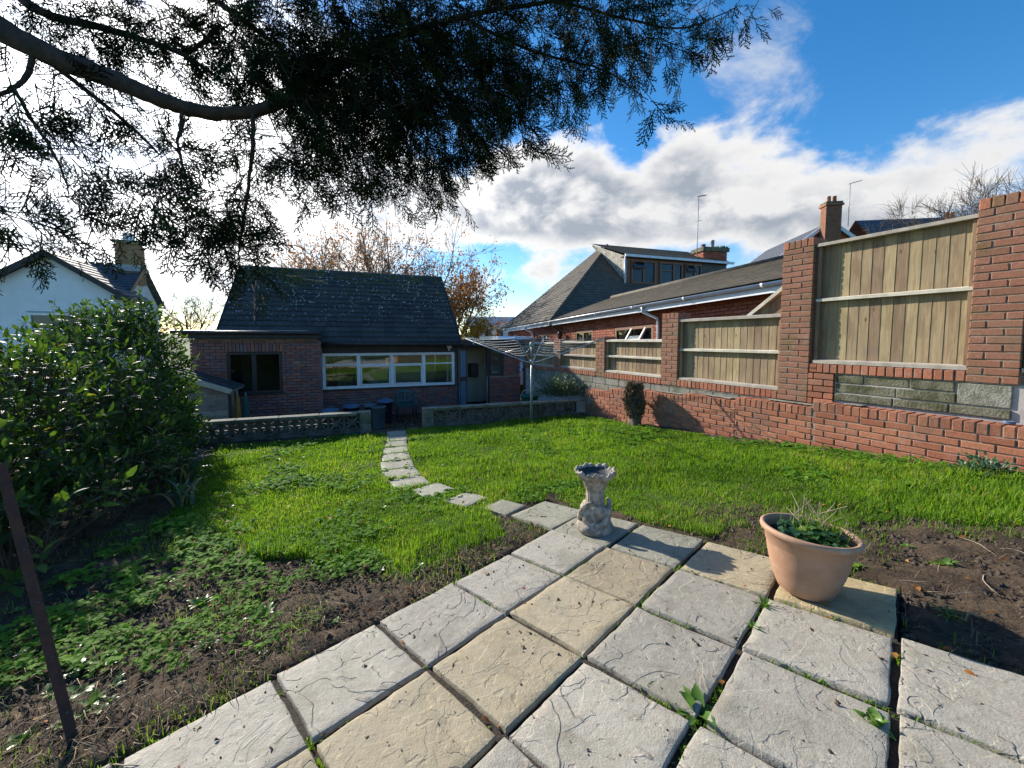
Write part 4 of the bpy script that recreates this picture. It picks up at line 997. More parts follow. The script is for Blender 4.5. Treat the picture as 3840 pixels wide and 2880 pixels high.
    m = MB(); m.box(DX, DX + .1, Y1, Y0, ZB - .1, ZT); m.box(DX, 15, Y1 - .02, Y1 + .08, 4.2, 5.6); d = m.build('dormer', MT['brown_frame'], t)
    ch = MB(); courses(ch, (DX, Y0, ZB), (15.0, Y0, 6.85), (15.0, Y0, 6.92), (DX, Y0, ZT), 13, .03); 
    ch.add([(DX, Y0 - .01, ZB), (15, Y0 - .01, 6.9), (DX, Y0 - .01, ZT)], [(0, 1, 2)]); ch.build('cheek', MT['cheek'], d, fix=False)
    m = MB(); courses(m, (DX - .22, Y0 + .16, ZT + .02), (DX - .22, Y1 - .25, ZT + .02), (15.05, Y1 - .25, 7.0), (15.05, Y0 + .16, 7.0), 14); m.box(DX - .2, DX + .3, Y1 - .2, Y0 + .12, ZT - .03, ZT + .005); m.build('dormer_roof', MT['nb_tile'], d, fix=False)
    MB().box(DX - .29, DX - .21, Y1 - .3, Y0 + .2, ZT - .08, ZT + .035).build('dormer_gutter', MT['gutter_white'], d)
    MB().tube([(DX - .06, Y0 + .08, ZB - .05), (DX - .06, Y0 + .08, ZT - .05)], .05, 8).build('downpipe', MT['gutter_white'], d)
    MB().box(DX - .01, DX + 0., Y1 + .1, Y0 - 4.6, ZB, ZT - .1).build('panel', MT['dark_frame'], d)
    for (ya, yb, mu) in ((-5.2, -6.62, 0.), (-6.85, -8.25, .15), (-8.4, -9.45, .1)):
        w = window_unit(t, -(ya - yb) / 2, (ya - yb) / 2, 4.3, 5.42, 0, 'brown_frame', 'glass_dark', mull=(mu,), trans=(5.0, None) if mu >= 0 else None, fw_=.08, dep=.1); w.location = (DX - .03, (ya + yb) / 2, 0); w.rotation_euler = (0, 0, R(-90))
    MB().box(DX + .25, DX + .3, -9.6, -5.1, 4.2, 5.5).build('dark_backing', MT['dark_frame'], t)  # one dark sheet in place of the rooms behind the dormer panes
    for (ya, yb) in ((-5.28, -5.9), (-8.45, -8.95)):
        M = Matrix.Translation((DX - .08, (ya + yb) / 2, 5.36)) @ Matrix.Rotation(R(28), 4, 'Y'); w = abs(ya - yb) / 2
        s = MB()
        for q in ((-w, w, -.05, 0), (-w, w, -.38, -.33), (-w, -w + .05, -.33, -.05), (w - .05, w, -.33, -.05)): s.box(-.02, .02, q[0], q[1], q[2], q[3], M)
        so = s.build('open_sash', MT['brown_frame'], t); MB().box(-.003, .003, -w + .05, w - .05, -.33, -.05, M).build('pane', MT['glass_dark'], so)
    # wall lantern and little bird house
    m = MB(); m.lathe([(.0, .30), (.05, .27), (.11, .2), (.10, .18), (.075, .0), (.03, -.04), (.0, -.05)], (9.0, -.12, 1.52), 6, smooth=False); m.tube([(9.0, -.29, 1.86), (9.0, -.2, 1.92), (9.0, -.12, 1.85)], .014, 6); m.build('wall_lantern', MT['dark_frame'], t)
    c = thing('bird_house', 'small pale bird house on the end wall of the neighbouring bungalow', 'bird house', (t.location + Matrix.Rotation(R(NA), 3, 'Z') @ Vector((14.6, -.22, 1.0))), R(NA))
    MB().prism([(-.12, 0), (.12, 0), (.12, .38), (0, .5), (-.12, .38)], -.1, .1).build('box', MT['pale_frame'], c); MB().lathe([(.001, 0), (.04, 0)], (0, 0, 0), 12).build('hole', MT['bin_black'], c)
    h = c.children[-1]; h.location = (0, .103, .32); h.rotation_euler = (R(90), 0, 0)
    # chimney
    c = thing('brick_chimney', 'wide brick chimney with grass-grown cap behind the dormer', 'chimney', (11.0, 22.6, 3.5), R(12)); m = MB(); m.box(-.70, .70, -.40, .40, 0, 2.6); m.build('stack', MT['mortar'], c)
    B = Bricks(c, 'brick_nb')
    lay(B, -.74, .74, 0, 2.55, -.45, depth=.05); lay(B, -.42, .42, 0, 2.55, 0, axis='y', xf=-.70, depth=.05)
    B.finish(200)
    MB().box(-.82, .82, -.52, .52, 2.56, 2.78).build('cap', MT['stone'], c)
    MB().lathe([(.11, 0), (.11, .20), (.13, .22), (.09, .24)], (-.42, 0, 2.78), 12).build('pot', MT['brown_frame'], c); MB().lathe([(.10, 0), (.10, .42), (.13, .45), (.06, .5)], (.14, 0, 2.78), 12).build('pot', MT['lead'], c)
    V, T, rn = [], [], []
    for k in range(220):
        p = np.array((random.uniform(0, .85), random.uniform(-.5, .5), 2.78)); a = random.uniform(0, 6.28); h = random.uniform(.05, .17); w = .03; b = len(V)
        V += [p + (math.cos(a) * w, math.sin(a) * w, 0), p - (math.cos(a) * w, math.sin(a) * w, 0), p + (random.uniform(-.06, .06), random.uniform(-.06, .06), h)]; T.append((b, b + 1, b + 2)); rn += [random.random()] * 3
    link('cap_grass', npmesh('cap_grass', V, T, rn), c, MT['leaf_hedge'], kind='stuff')
    aerial('tall thin television aerial beside the wide brick chimney', (9.96, 21.9, 4.5), 4.4, 40)
def aerial(label, loc, h, ang):
    a = thing('television_aerial', label, 'aerial', loc, R(ang)); MB().tube([(0, 0, 0), (0, 0, h)], .022, 6).build('mast', MT['lead'], a)
    MB().tube([(-.15, 0, h - .06), (.85, 0, h + .22)], .014, 6).build('boom', MT['lead'], a)
    m = MB()
    for k in range(9): x = -.05 + k * .1; m.tube([(x, -.16, h - .03 + (x + .15) * .28), (x, .16, h - .03 + (x + .15) * .28)], .006, 4)
    m.build('element', MT['lead'], a); MB().tube([(0, -.18, h - 1.3), (0, .18, h - 1.3)], .012, 6).build('crossbar', MT['lead'], a)
MT['cheek'] = simple('weathered_hung_tile', (.42, .40, .34), (.24, .22, .18), .9, 5, .3, 40)
MT['leaf_hedge'] = leafmat('laurel_leaf', [(0, (.022, .050, .015)), (.4, (.034, .072, .018)), (.75, (.062, .11, .022)), (.93, (.14, .18, .035)), (1, (.24, .19, .05))], .5, .33, (2.0, 2.1, .6), .2)
neighbour()

# ------------------------------------------------------------ more distant houses
MT['white_wall'] = simple('white_painted_brick', (.74, .77, .80), (.68, .71, .75), .8, 3, .15, 8)
MT['slate'] = simple('slate_roof', (.085, .095, .115), (.06, .065, .08), .7, 6, .3, 40)
MT['brick_yellow'] = brickmat('brick_yellow', [(0, (.36, .24, .12)), (.5, (.42, .27, .14)), (1, (.30, .17, .10))], stain=.2)
def white_house():
    t = thing('white_house', 'white painted house with dark bargeboards behind the hedge', 'house', (-15.5, 16, -1.2), R(21.5))
    ap, e, xa, xr, xl = 5.62, 4.20, -2.0, .10, -4.15
    m = MB(); m.prism([(xl, -.6), (xr, -.6), (xr, e), (xa, ap), (xl, e - .02)], 0, .25); m.box(xr - .24, xr - .001, .25, 1.3, -.6, e - .02); m.build('wall', MT['white_wall'], t)
    m = MB()
    for z in np.arange(0, 5.5, .225):            # projecting board edges of the render coat
        x0 = xl + .01 if z < e else xa + (xl - xa) * (ap - z) / (ap - e) + .05; x1 = xr - .01 if z < e else xa + (xr - xa) * (ap - z) / (ap - e) - .05
        if x1 - x0 > .2 and not (2.05 < z < 3.5): m.box(x0, x1, -.006, .0, z, z + .01)
        elif x1 - x0 > .2: m.box(x0, -2.76, -.006, 0, z, z + .01); m.box(-.78, x1, -.006, 0, z, z + .01)
    m.build('course_line', MT['white_wall'], t)
    for s, xe in ((1, xr + .38), (-1, xl - .38)):
        zE = ap - abs(xe - xa) * (ap - e) / (xr - xa) - 0.02; r = MB()
        courses(r, *(((xe, -.32, zE + .12), (xe, 1.5, zE + .12), (xa, 2.4, ap + .14), (xa, -.32, ap + .14)) if s > 0 else ((xe, 1.5, zE + .12), (xe, -.32, zE + .12), (xa, -.32, ap + .14), (xa, 2.4, ap + .14))), 11, .03)
        ro = r.build('roof', MT['slate'], t, fix=False)
        b = MB(); b.add([(xe, -.34, zE - .10), (xa, -.34, ap - .06), (xa, -.34, ap + .17), (xe, -.34, zE + .15), (xe, -.28, zE - .10), (xa, -.28, ap - .06), (xa, -.28, ap + .17), (xe, -.28, zE + .15)], [(0, 1, 2, 3), (7, 6, 5, 4), (0, 4, 5, 1), (3, 2, 6, 7), (0, 3, 7, 4)]); b.build('bargeboard', MT['darkwood'], ro)
        b = MB(); b.add([(xe, -.28, zE - .0), (xa, -.28, ap + .05), (xa, 0, ap + .05), (xe, 0, zE)], [(0, 1, 2, 3)]); b.build('soffit', MT['darkwood'], ro)
    MB().box(-.18, .40, -.3, .02, e - .16, e - .02).build('box_end', MT['darkwood'], t); MB().tube([(.14, -.06, e - .1), (.14, -.06, -.5)], .05, 8).build('downpipe', MT['dark_frame'], t)
    w = window_unit(t, -2.72, -.85, 2.1, 3.46, -.02, 'white_upvc', 'glass_dark', mull=(-1.78,), trans=(2.85, None), fw_=.09, dep=.1)
    MB().box(-2.76, -.8, -.03, .0, 3.47, 3.52).build('lintel', MT['lead'], t); MB().box(-2.7, -.9, .3, .32, 1.9, 3.5).build('dark_backing', MT['bin_black'], t)  # black sheet behind the panes stands in for the room
    # rear wing
    m = MB(); m.box(-1.2, -.34, 1.3, 4.2, -.6, 4.0); m.prism([(0, 0), (0, 0), (0, 0)], 0, 0) if False else None; m.build('wing_wall', MT['white_wall'], t)
    g = MB(); g.add([(-.34, .8, 4.0), (-.34, 4.2, 4.0), (-.34, 2.5, 5.6)], [(0, 1, 2)]); g.build('wing_gable', MT['white_wall'], t)
    r = MB(); courses(r, (-4, .95, 4.36), (-.12, .95, 4.36), (-.12, 2.5, 5.75), (-4, 2.5, 5.75), 12, .03); courses(r, (-.12, 4.45, 4.0), (-4, 4.45, 4.0), (-4, 2.5, 5.75), (-.12, 2.5, 5.75), 8, .03); ro = r.build('wing_roof', MT['slate'], t, fix=False)
    for q in range(12): MB().tube([(-4 + q * .32, 2.5, 5.76), (-4 + q * .303 + .31, 2.5, 5.775)], .075, 8).build('ridge_tile', MT['slate'], ro)
    b = MB(); b.add([(-.12, .9, 4.22), (-.12, 2.5, 5.66), (-.12, 2.5, 5.84), (-.12, .9, 4.42), (-.07, .9, 4.22), (-.07, 2.5, 5.66), (-.07, 2.5, 5.84), (-.07, .9, 4.42)], [(0, 1, 2, 3), (7, 6, 5, 4), (3, 2, 6, 7), (0, 4, 5, 1)]); b.build('bargeboard', MT['brown_frame'], ro)
    c = thing('brick_chimney', 'yellow brick chimney with a pale pot on the white house', 'chimney', fmat((-15.5, 16, -1.2), 21.5) @ Vector((-.60, 2.42, 4.9)), R(21.5)); MB().box(-.36, .36, -.28, .28, 0, 1.75).build('stack', MT['mortar'], c)
    B = Bricks(c, 'brick_yellow'); lay(B, -.40, .40, 0, 1.72, -.33, depth=.05); lay(B, -.31, .31, 0, 1.72, 0, axis='y', xf=.41, depth=.05)
    for k in range(4): B.add(-.33 + k * .22, -.36, 1.76, .21, .07, .065)
    B.finish(200)
    MB().box(-.45, .45, -.40, .40, 1.80, 1.88).build('cap', MT['conc'], c); MB().lathe([(.20, 0), (.19, .32), (.21, .34), (.15, .36), (.14, .1)], (-.02, 0, 1.88), 14).build('pot', MT['white_wall'], c)
    MB().box(-.46, .46, -.41, .3, 0.55, .82).build('flashing', MT['lead'], c)
white_house()
def brick_house():
    t = thing('brick_house', 'distant brick house with slate roof seen above the tallest fence panel', 'house', (20.2, 26.0, -1.5), R(-8))
    ap = 10.15; e = 7.6; m = MB(); m.prism([(-3.4, 0), (3.4, 0), (3.4, e), (0, ap), (-3.4, e)], 0, .3); m.build('gable_wall', MT['brick_nb'], t)
    MB().box(-3.1, 3.1, .31, 7, 0, e).build('wall', MT['brick_nb'], t)
    r = MB(); courses(r, (3.6, -.15, e - .15), (3.6, 8, e - .15), (0, 8, ap + .1), (0, -.15, ap + .1), 10, .03); courses(r, (-3.6, 8, e - .15), (-3.6, -.15, e - .15), (0, -.15, ap + .1), (0, 8, ap + .1), 10, .03)
    courses(r, (5.6, 3.0, 8.7), (18, 3.0, 8.7), (18, 6.6, 12.0), (5.6, 6.6, 12.0), 12, .03); courses(r, (18, 10.2, 8.7), (5.6, 10.2, 8.7), (5.6, 6.6, 12.0), (18, 6.6, 12.0), 6, .03); ro = r.build('roof', MT['slate'], t, fix=False)
    for s in (-1, 1):
        b = MB(); b.add([(0, -.2, ap - .05), (s * 3.7, -.2, e - .28), (s * 3.7, -.2, e - .02), (0, -.2, ap + .2), (0, -.1, ap - .05), (s * 3.7, -.1, e - .28), (s * 3.7, -.1, e - .02), (0, -.1, ap + .2)], [(0, 1, 2, 3), (3, 2, 6, 7), (0, 4, 5, 1), (7, 6, 5, 4)]); b.build('bargeboard', MT['gutter_white'], ro)
    MB().box(5.9, 17.8, 3.6, 9.6, 0, 8.8).build('main_wall', MT['brick_nb'], t)
    c = thing('brick_chimney', 'tall narrow brick chimney of the distant slate-roofed house', 'chimney', (19.95, 25.6, 6.2), R(-8)); MB().box(-.41, .41, -.27, .27, 0, 3.34).build('stack', MT['mortar'], c); B = Bricks(c, 'brick_pier'); lay(B, -.45, .45, 1.0, 3.35, -.31, depth=.04); lay(B, -.29, .29, 1.0, 3.35, 0, axis='y', xf=-.41, depth=.04); B.finish(150)
    MB().box(-.52, .52, -.38, .38, 3.35, 3.47).build('band', MT['brick_pier'], c); MB().box(-.47, .47, -.33, .33, 3.47, 3.60).build('cap', MT['stone'], c)
    for x in (-.16, .16): MB().lathe([(.12, 0), (.10, .34), (.12, .36), (.08, .37)], (x, 0, 3.62), 10).build('pot', MT['brick_red'], c)
    aerial('thin aerial beside the tall narrow chimney', (20.9, 25.4, 8.3), 2.6, 10)
    c = thing('brick_chimney', 'far chimney top with red pots above the fence rail', 'chimney', (32.7, 30.5, 4), 0); MB().box(-.5, .5, -.35, .35, 0, 6.2).build('stack', MT['brick_nb'], c)
    for x in (-.28, .1): MB().lathe([(.15, 0), (.12, .5), (.15, .54), (.1, .55)], (x, 0, 6.2), 10).build('pot', MT['brick_red'], c)
brick_house()
def far_block():
    t = thing('far_building', 'low grey-roofed building far behind the autumn trees', 'building', (1.5, 62, -1.5), R(6))
    m = MB(); m.box(-8, 9, 0, 6, 0, 4.9); m.build('wall', MT['white_wall'], t); r = MB(); courses(r, (-8.4, -.5, 4.8), (9.4, -.5, 4.8), (9.4, 3, 6.5), (-8.4, 3, 6.5), 8, .05); r.build('roof', MT['slate_far'], t, fix=False)
    for k in range(9): MB().box(-7.5 + k * 1.8, -6.5 + k * 1.8, -.05, -.01, 3.2, 4.4).build('window', MT['bin_black'], t)
MT['slate_far'] = simple('pale_slate', (.30, .33, .37), (.26, .29, .33), .7, 2, .1, 10)
far_block()
def van():
    t = thing('white_van', 'white van parked behind the lean-to roof', 'van', (-.1, 19.2, -1.0), R(-70))
    m = MB(); prof = [(-2.2, .35), (2.35, .35), (2.4, .95), (1.95, 1.25), (1.2, 2.3), (.9, 2.42), (-2.15, 2.42), (-2.25, 1.2)]; m.prism(prof, -.92, .92); o = m.build('body', MT['white_upvc'], t)
    MB().add([(1.93, -.78, 1.32), (1.93, .78, 1.32), (1.28, .74, 2.22), (1.28, -.74, 2.22)], [(0, 1, 2, 3)]).build('windscreen', MT['glass_far'], t)
    bpy.context.view_layer.update(); t.children[-1].location = (.03, 0, .02)
    for s in (-1, 1):
        MB().box(.35, 1.25, s * .921 - .004, s * .921 + .004, 1.35, 2.1).build('side_window', MT['bin_black'], t)
        for x in (-1.45, 1.5):
            w = MB().lathe([(.0, -.1), (.2, -.11), (.33, -.1), (.35, -.06), (.35, .06), (.33, .1), (.2, .11), (.0, .1)], (0, 0, 0), 20).build('wheel', MT['bin_black'], t); w.location = (x, s * .84, .35); w.rotation_euler = (R(90), 0, 0)
MT['glass_far'] = simple('van_glass', (.25, .32, .33), (.2, .26, .27), .08, 2, 0)
van()
# ------------------------------------------------------------ foliage builders
def blades(P, H, W, lean, az, curl=.5, seg=2):
    """grass blades: base points, heights, widths, lean (0..1) towards azimuth; returns verts, tris"""
    n = len(P); d = np.stack([np.cos(az), np.sin(az), np.zeros(n)], 1); s = np.stack([-np.sin(az), np.cos(az), np.zeros(n)], 1)
    up = np.array((0, 0, 1.)); h = H[:, None]; w = W[:, None]; l = lean[:, None]
    mid = P + up * h * .55 + d * h * l * .30; tip = P + up * h * (1 - .35 * l) + d * h * l * (.6 + curl * .5)
    V = np.stack([P - s * w * .5, P + s * w * .5, mid - s * w * .38, mid + s * w * .38, tip], 1).reshape(-1, 3)
    b = np.arange(n)[:, None] * 5; T = np.concatenate([b + [0, 1, 3], b + [0, 3, 2], b + [2, 3, 4]], 1).reshape(-1, 3)
    return V, T
def leaves(P, D, Nn, L, W, fold=.25, curl=.15):
    """broad leaves: base P, direction D, normal N (unit), length, width -> folded lens shapes"""
    n = len(P); S = np.cross(D, Nn); S /= np.linalg.norm(S, axis=1, keepdims=True) + 1e-9; L = L[:, None]; W = W[:, None]
    a = P + D * L * .3 + S * W * .5 + Nn * W * fold; b = P + D * L * .3 - S * W * .5 + Nn * W * fold
    c = P + D * L * .68 + S * W * .42 + Nn * (W * fold - L * curl * .4); d = P + D * L * .68 - S * W * .42 + Nn * (W * fold - L * curl * .4)
    m = P + D * L * .5; tip = P + D * L - Nn * L * curl
    V = np.stack([P, a, b, c, d, m, tip], 1).reshape(-1, 3); o = np.arange(n)[:, None] * 7
    T = np.concatenate([o + [0, 1, 5], o + [0, 5, 2], o + [1, 3, 5], o + [5, 4, 2], o + [5, 3, 6], o + [5, 6, 4]], 1).reshape(-1, 3)
    return V, T
def unit(a): return a / (np.linalg.norm(a, axis=-1, keepdims=True) + 1e-9)
def rep(r, k): return np.repeat(r, k)
class Segs:       # many tapered twigs as one mesh
    def __init__(s): s.a = []; s.b = []; s.ra = []; s.rb = []
    def add(s, a, b, ra, rb): s.a.append(tuple(a)); s.b.append(tuple(b)); s.ra.append(ra); s.rb.append(rb)
    def mesh(s, name, n=5):
        A = np.array(s.a); Bp = np.array(s.b); d = unit(Bp - A); ref = np.where(np.abs(d[:, 2:3]) > .9, [[1., 0, 0]], [[0, 0, 1.]]); u = unit(np.cross(d, ref)); w = np.cross(d, u)
        k = np.arange(n) * 2 * np.pi / n; c = np.cos(k)[None, :, None]; si = np.sin(k)[None, :, None]
        ring = u[:, None] * c + w[:, None] * si
        V = np.concatenate([A[:, None] + ring * np.array(s.ra)[:, None, None], Bp[:, None] + ring * np.array(s.rb)[:, None, None]], 1); m = len(A)
        o = np.arange(m)[:, None, None] * 2 * n; i = np.arange(n)[None, :]; i2 = (i + 1) % n
        q = (o + np.stack([i + 0 * o[:, :, 0], i2 + 0 * o[:, :, 0], n + i2 + 0 * o[:, :, 0], n + i + 0 * o[:, :, 0]], -1)).reshape(-1, 4)
        return npmesh(name, V, None, smooth=True, quads=q)

# ------------------------------------------------------------ lawn
MT['grass'] = leafmat('grass_blade', [(0, (.070, .14, .013)), (.4, (.125, .235, .019)), (.75, (.175, .29, .026)), (.92, (.23, .31, .04)), (1, (.30, .25, .11))], .6, .46, (1.6, 1.65, .6), .18)
MT['clover'] = leafmat('clover_leaf', [(0, (.07, .16, .018)), (.6, (.12, .25, .024)), (1, (.17, .31, .035))], .75, .42, (1.6, 1.7, .5), .12)
MT['straw'] = leafmat('dry_straw', [(0, (.09, .06, .035)), (.6, (.19, .13, .075)), (1, (.40, .31, .20))], .8, .1, (1, 1, 1), .2)
MT['deadleaf'] = leafmat('fallen_leaf', [(0, (.16, .055, .015)), (.5, (.30, .12, .03)), (1, (.36, .2, .06))], .7, .2, (1.2, 1, .6), .2)
def scatter(n, x0, x1, y0, y1, dens):
    x = rng.uniform(x0, x1, n); y = rng.uniform(y0, y1, n); return x[rng.random(n) < dens(x, y)], None, y
def pick(n, x0, x1, y0, y1, dens):
    x = rng.uniform(x0, x1, n); y = rng.uniform(y0, y1, n); k = rng.random(n) < dens(x, y); return x[k], y[k]
def cam_w(x, y, near=3.2): d = np.hypot(x, y); return np.clip((near / d) ** 1.5, .18, 1)
def free(x, y, m=.012): return ~in_patio(x, y, .02) & ~in_path(x, y, -.012) & (wall_s(x, y) < .0) & (fence_y(x, y) > .27)
def lawn():
    x, y = pick(1150000, -5, 4.8, 2.1, 8.9, lambda x, y: cam_w(x, y, 3.0) * free(x, y) * lawn_d(x, y) * (.5 + .6 * fbm(x, y, 3.0, 41)))
    n = len(x); z = gz(x, y) - .012; d = np.hypot(x, y)
    tall = fbm(x, y, 1.4, 61); clump = fbm(x, y, 6, 77)
    H = (.022 + .050 * rng.random(n) * (0.35 + 1.3 * sstep(.35, .75, tall)) * (.15 + 1.7 * clump)) * (1 + .1 * d / 5)
    W = rng.uniform(.0026, .0052, n) * np.clip(d / 2.6, .8, 2.6)
    az = rng.uniform(0, 6.283, n); lean = np.clip(rng.normal(.5, .3, n), 0, 1.2)
    V, T = blades(np.stack([x, y, z], 1), H, W, lean, az)
    r = np.clip(rng.normal(.42, .2, n) + (fbm(x, y, 1.1, 91) - .5) * .9 + (clump - .5) * .7, 0, 1); r = np.where(rng.random(n) < .02 + .16 * sstep(.5, .8, fbm(x, y, 1.7, 131)), rng.uniform(.9, 1, n), r)
    tag(link('lawn_grass', npmesh('lawn_grass', V, T, rep(r, 5)), None, MT['grass']), 'short bright green grass of the lawn', 'grass', kind='stuff')
    # thin grass and weeds on bare soil
    def bare(x, y): return free(x, y) * np.clip(.9 - lawn_d(x, y), 0, 1) * sstep(.50, .72, fbm(x, y, 2.2, 15))
    x, y = pick(90000, -3.4, 4.6, .7, 4.2, bare); n = len(x)
    V, T = blades(np.stack([x, y, gz(x, y) - .012], 1), rng.uniform(.02, .06, n), rng.uniform(.002, .005, n), np.clip(rng.normal(.6, .3, n), 0, 1.3), rng.uniform(0, 6.28, n))
    tag(link('thin_grass', npmesh('thin_grass', V, T, rep(np.clip(rng.normal(.45, .3, n), 0, 1), 5)), None, MT['grass']), 'thin straggling grass on the bare soil', 'grass', kind='stuff')
    # clover and creeping weeds: three round leaflets per stalk
    def clov(x, y):
        a = in_poly(x + (fbm(x, y, 2, 5) - .5) * .7, y + (fbm(x, y, 2, 6) - .5) * .7, CLOVER) * sstep(.42, .60, fbm(x, y, 2.6, 33)) * (y > 1.7 - .35 * fbm(x, y, 3, 2)) * .7
        b = lawn_d(x, y) * sstep(.52, .68, fbm(x, y, 1.6, 51)) * .5
        c = np.exp(-((fence_y(x, y) - .5) / .2) ** 2) * (y < 5.6) * sstep(.40, .6, fbm(x, y, 3, 71)) * .9
        return free(x, y) * np.clip(a + b + c, 0, 1) * cam_w(x, y, 3.2)
    x, y = pick(110000, -3.6, 4.5, 1.2, 8.3, clov); n = len(x); d = np.hypot(x, y)
    h = rng.uniform(.015, .055, n); az0 = rng.uniform(0, 6.28, n); P = []; D = []; Nn = []
    c = np.stack([x, y, gz(x, y) - .01 + h], 1); s = rng.uniform(.007, .021, n) * np.clip(d / 2.4, .9, 2) * (.6 + .9 * fbm(x, y, 4, 19))
    for k in range(3):
        a = az0 + k * 2.094; dd = np.stack([np.cos(a), np.sin(a), rng.uniform(-.25, .25, n)], 1); P.append(c); D.append(unit(dd)); Nn.append(unit(np.stack([rng.normal(0, .3, n), rng.normal(0, .3, n), np.ones(n)], 1)))
    V, T = leaves(np.concatenate(P), np.concatenate(D), np.concatenate(Nn), np.tile(s, 3) * 1.25, np.tile(s, 3), .12, .1)
    tag(link('clover', npmesh('clover', V, T, rep(np.tile(rng.random(n), 3), 7)), None, MT['clover']), 'low clover and creeping weeds in the lawn and soil', 'clover', kind='stuff')
    # dry straw and twigs on the soil
    def dry(x, y):
        i, j = patio_ij(x, y)
        return free(x, y) * np.clip(1.05 - lawn_d(x, y), 0, 1) * (.10 + .95 * np.exp(-((i + .9) / .75) ** 2) * (i < -.4)) * (.25 + .75 * sstep(.4, .6, fbm(x, y, 3, 9))) + .5 * np.exp(-(((x - 1.75) / .6) ** 2 + ((y - 2.9) / .3) ** 2)) * free(x, y)
    x, y = pick(80000, -3.4, 4.4, .6, 4.0, dry); n = len(x)
    V, T = blades(np.stack([x, y, gz(x, y) - .005 + rng.random(n) * .012], 1), rng.uniform(.02, .075, n), rng.uniform(.0018, .0042, n), np.clip(rng.normal(1.5, .3, n), .6, 2.2), rng.uniform(0, 6.28, n), .8)
    tag(link('dry_straw', npmesh('dry_straw', V, T, rep(rng.random(n) ** 1.6, 5)), None, MT['straw']), 'dry straw and dead stalks on the soil', 'straw', kind='stuff')
    # crumbs of soil
    x, y = pick(90000, -3.2, 4.2, .6, 3.4, lambda x, y: free(x, y) * np.clip(.8 - lawn_d(x, y), 0, 1) * .5); n = len(x); s = rng.uniform(.003, .010, n) * rng.choice([1, 1, 1, 2.2], n)
    base = np.array([(1, 0, 0), (-.5, .87, 0), (-.5, -.87, 0), (0, 0, 1.1)]); jit = rng.normal(0, .25, (n, 4, 3)); V = (np.stack([x, y, gz(x, y) - .012], 1)[:, None] + (base[None] + jit) * s[:, None, None]).reshape(-1, 3)
    T = (np.arange(n)[:, None, None] * 4 + np.array([(0, 1, 3), (1, 2, 3), (2, 0, 3)])[None]).reshape(-1, 3)
    tag(link('soil_crumbs', npmesh('soil_crumbs', V, T), None, MT['crumb']), 'crumbly dark soil of the flower beds', 'soil', kind='stuff')
    # fallen leaves
    x, y = pick(1700, -4.5, 4.2, 1.2, 7.8, lambda x, y: (wall_s(x, y) < 0) * (fence_y(x, y) > .27) * .55 * cam_w(x, y, 3.5)); n = len(x)
    up = np.stack([rng.normal(0, .5, n), rng.normal(0, .5, n), np.ones(n)], 1); a = rng.uniform(0, 6.28, n); D = unit(np.stack([np.cos(a), np.sin(a), rng.normal(0, .25, n)], 1))
    V, T = leaves(np.stack([x, y, gz(x, y) + .014 + .02 * (lawn_d(x, y) > .3)], 1), D, unit(up), rng.uniform(.018, .04, n), rng.uniform(.012, .026, n), .2, .25)
    tag(link('fallen_leaves', npmesh('fallen_leaves', V, T, rep(rng.random(n), 7)), None, MT['deadleaf']), 'small brown and orange leaves fallen on the garden', 'leaves', kind='stuff')
    # leaf litter in the yard
    n = 1500; u = rng.uniform(.9, 3.6, n); v = rng.uniform(-2.3, -.2, n); p = np.array([HM @ Vector((a, b, 0)) for a, b in zip(u, v)]); a = rng.uniform(0, 6.28, n)
    V, T = leaves(np.stack([p[:, 0], p[:, 1], np.full(n, YARD) + .01 + 0 * u], 1), unit(np.stack([np.cos(a), np.sin(a), rng.normal(0, .3, n)], 1)), unit(np.stack([rng.normal(0, .4, n), rng.normal(0, .4, n), np.ones(n)], 1)), rng.uniform(.03, .07, n), rng.uniform(.02, .05, n))
    tag(link('leaf_litter', npmesh('leaf_litter', V, T, rep(rng.random(n), 7)), None, MT['deadleaf']), 'brown leaf litter on the yard by the bins', 'leaves', kind='stuff')
MT['crumb'] = simple('soil_crumb', (.10, .07, .045), (.035, .026, .018), .95, 60, .2, 80)
lawn()
def joint_growth():
    P = []; H = []
    for (i, j) in CELLS:
        c = cell_c(i, j)
        for (dx, dy, ex, ey) in ((-.1626, .1626, .707, .707), (.1626, .1626, .707, -.707)):
            for k in range(75):
                s = rng.uniform(-.23, .23); x = c[0] + dx + ex * s + rng.normal(0, .006); y = c[1] + dy + ey * s + rng.normal(0, .006)
                if vnoise(np.array(x), np.array(y), 6, 3) < .60: continue
                P.append((x, y, .066 * x - .067 * y - .012)); H.append(rng.uniform(.012, .038))
    P = np.array(P); n = len(P); V, T = blades(P, np.array(H), rng.uniform(.003, .007, n), np.clip(rng.normal(.7, .4, n), 0, 1.4), rng.uniform(0, 6.28, n))
    tag(link('joint_moss', npmesh('joint_moss', V, T, rep(rng.random(n) * .8, 5)), None, MT['grass']), 'moss and tiny weeds in the patio joints', 'moss', kind='stuff')
    n = 1600; x = rng.uniform(-1.2, 2, n); y = rng.uniform(.9, 3.2, n); k = in_patio(x, y, -.02) & (rng.random(n) < .45); x, y = x[k], y[k]; n = len(x); s = rng.uniform(.0015, .005, n) * rng.choice([1, 1, 1, 2.2], n)
    base = np.array([(1, 0, 0), (-.5, .87, 0), (-.5, -.87, 0), (0, 0, .9)]); V = (np.stack([x, y, .066 * x - .067 * y + .013], 1)[:, None] + (base[None] + rng.normal(0, .3, (n, 4, 3))) * s[:, None, None]).reshape(-1, 3); T = (np.arange(n)[:, None, None] * 4 + np.array([(0, 1, 3), (1, 2, 3), (2, 0, 3)])[None]).reshape(-1, 3)
    tag(link('grit', npmesh('grit', V, T), None, MT['crumb']), 'crumbs of soil scattered over the slabs', 'grit', kind='stuff')
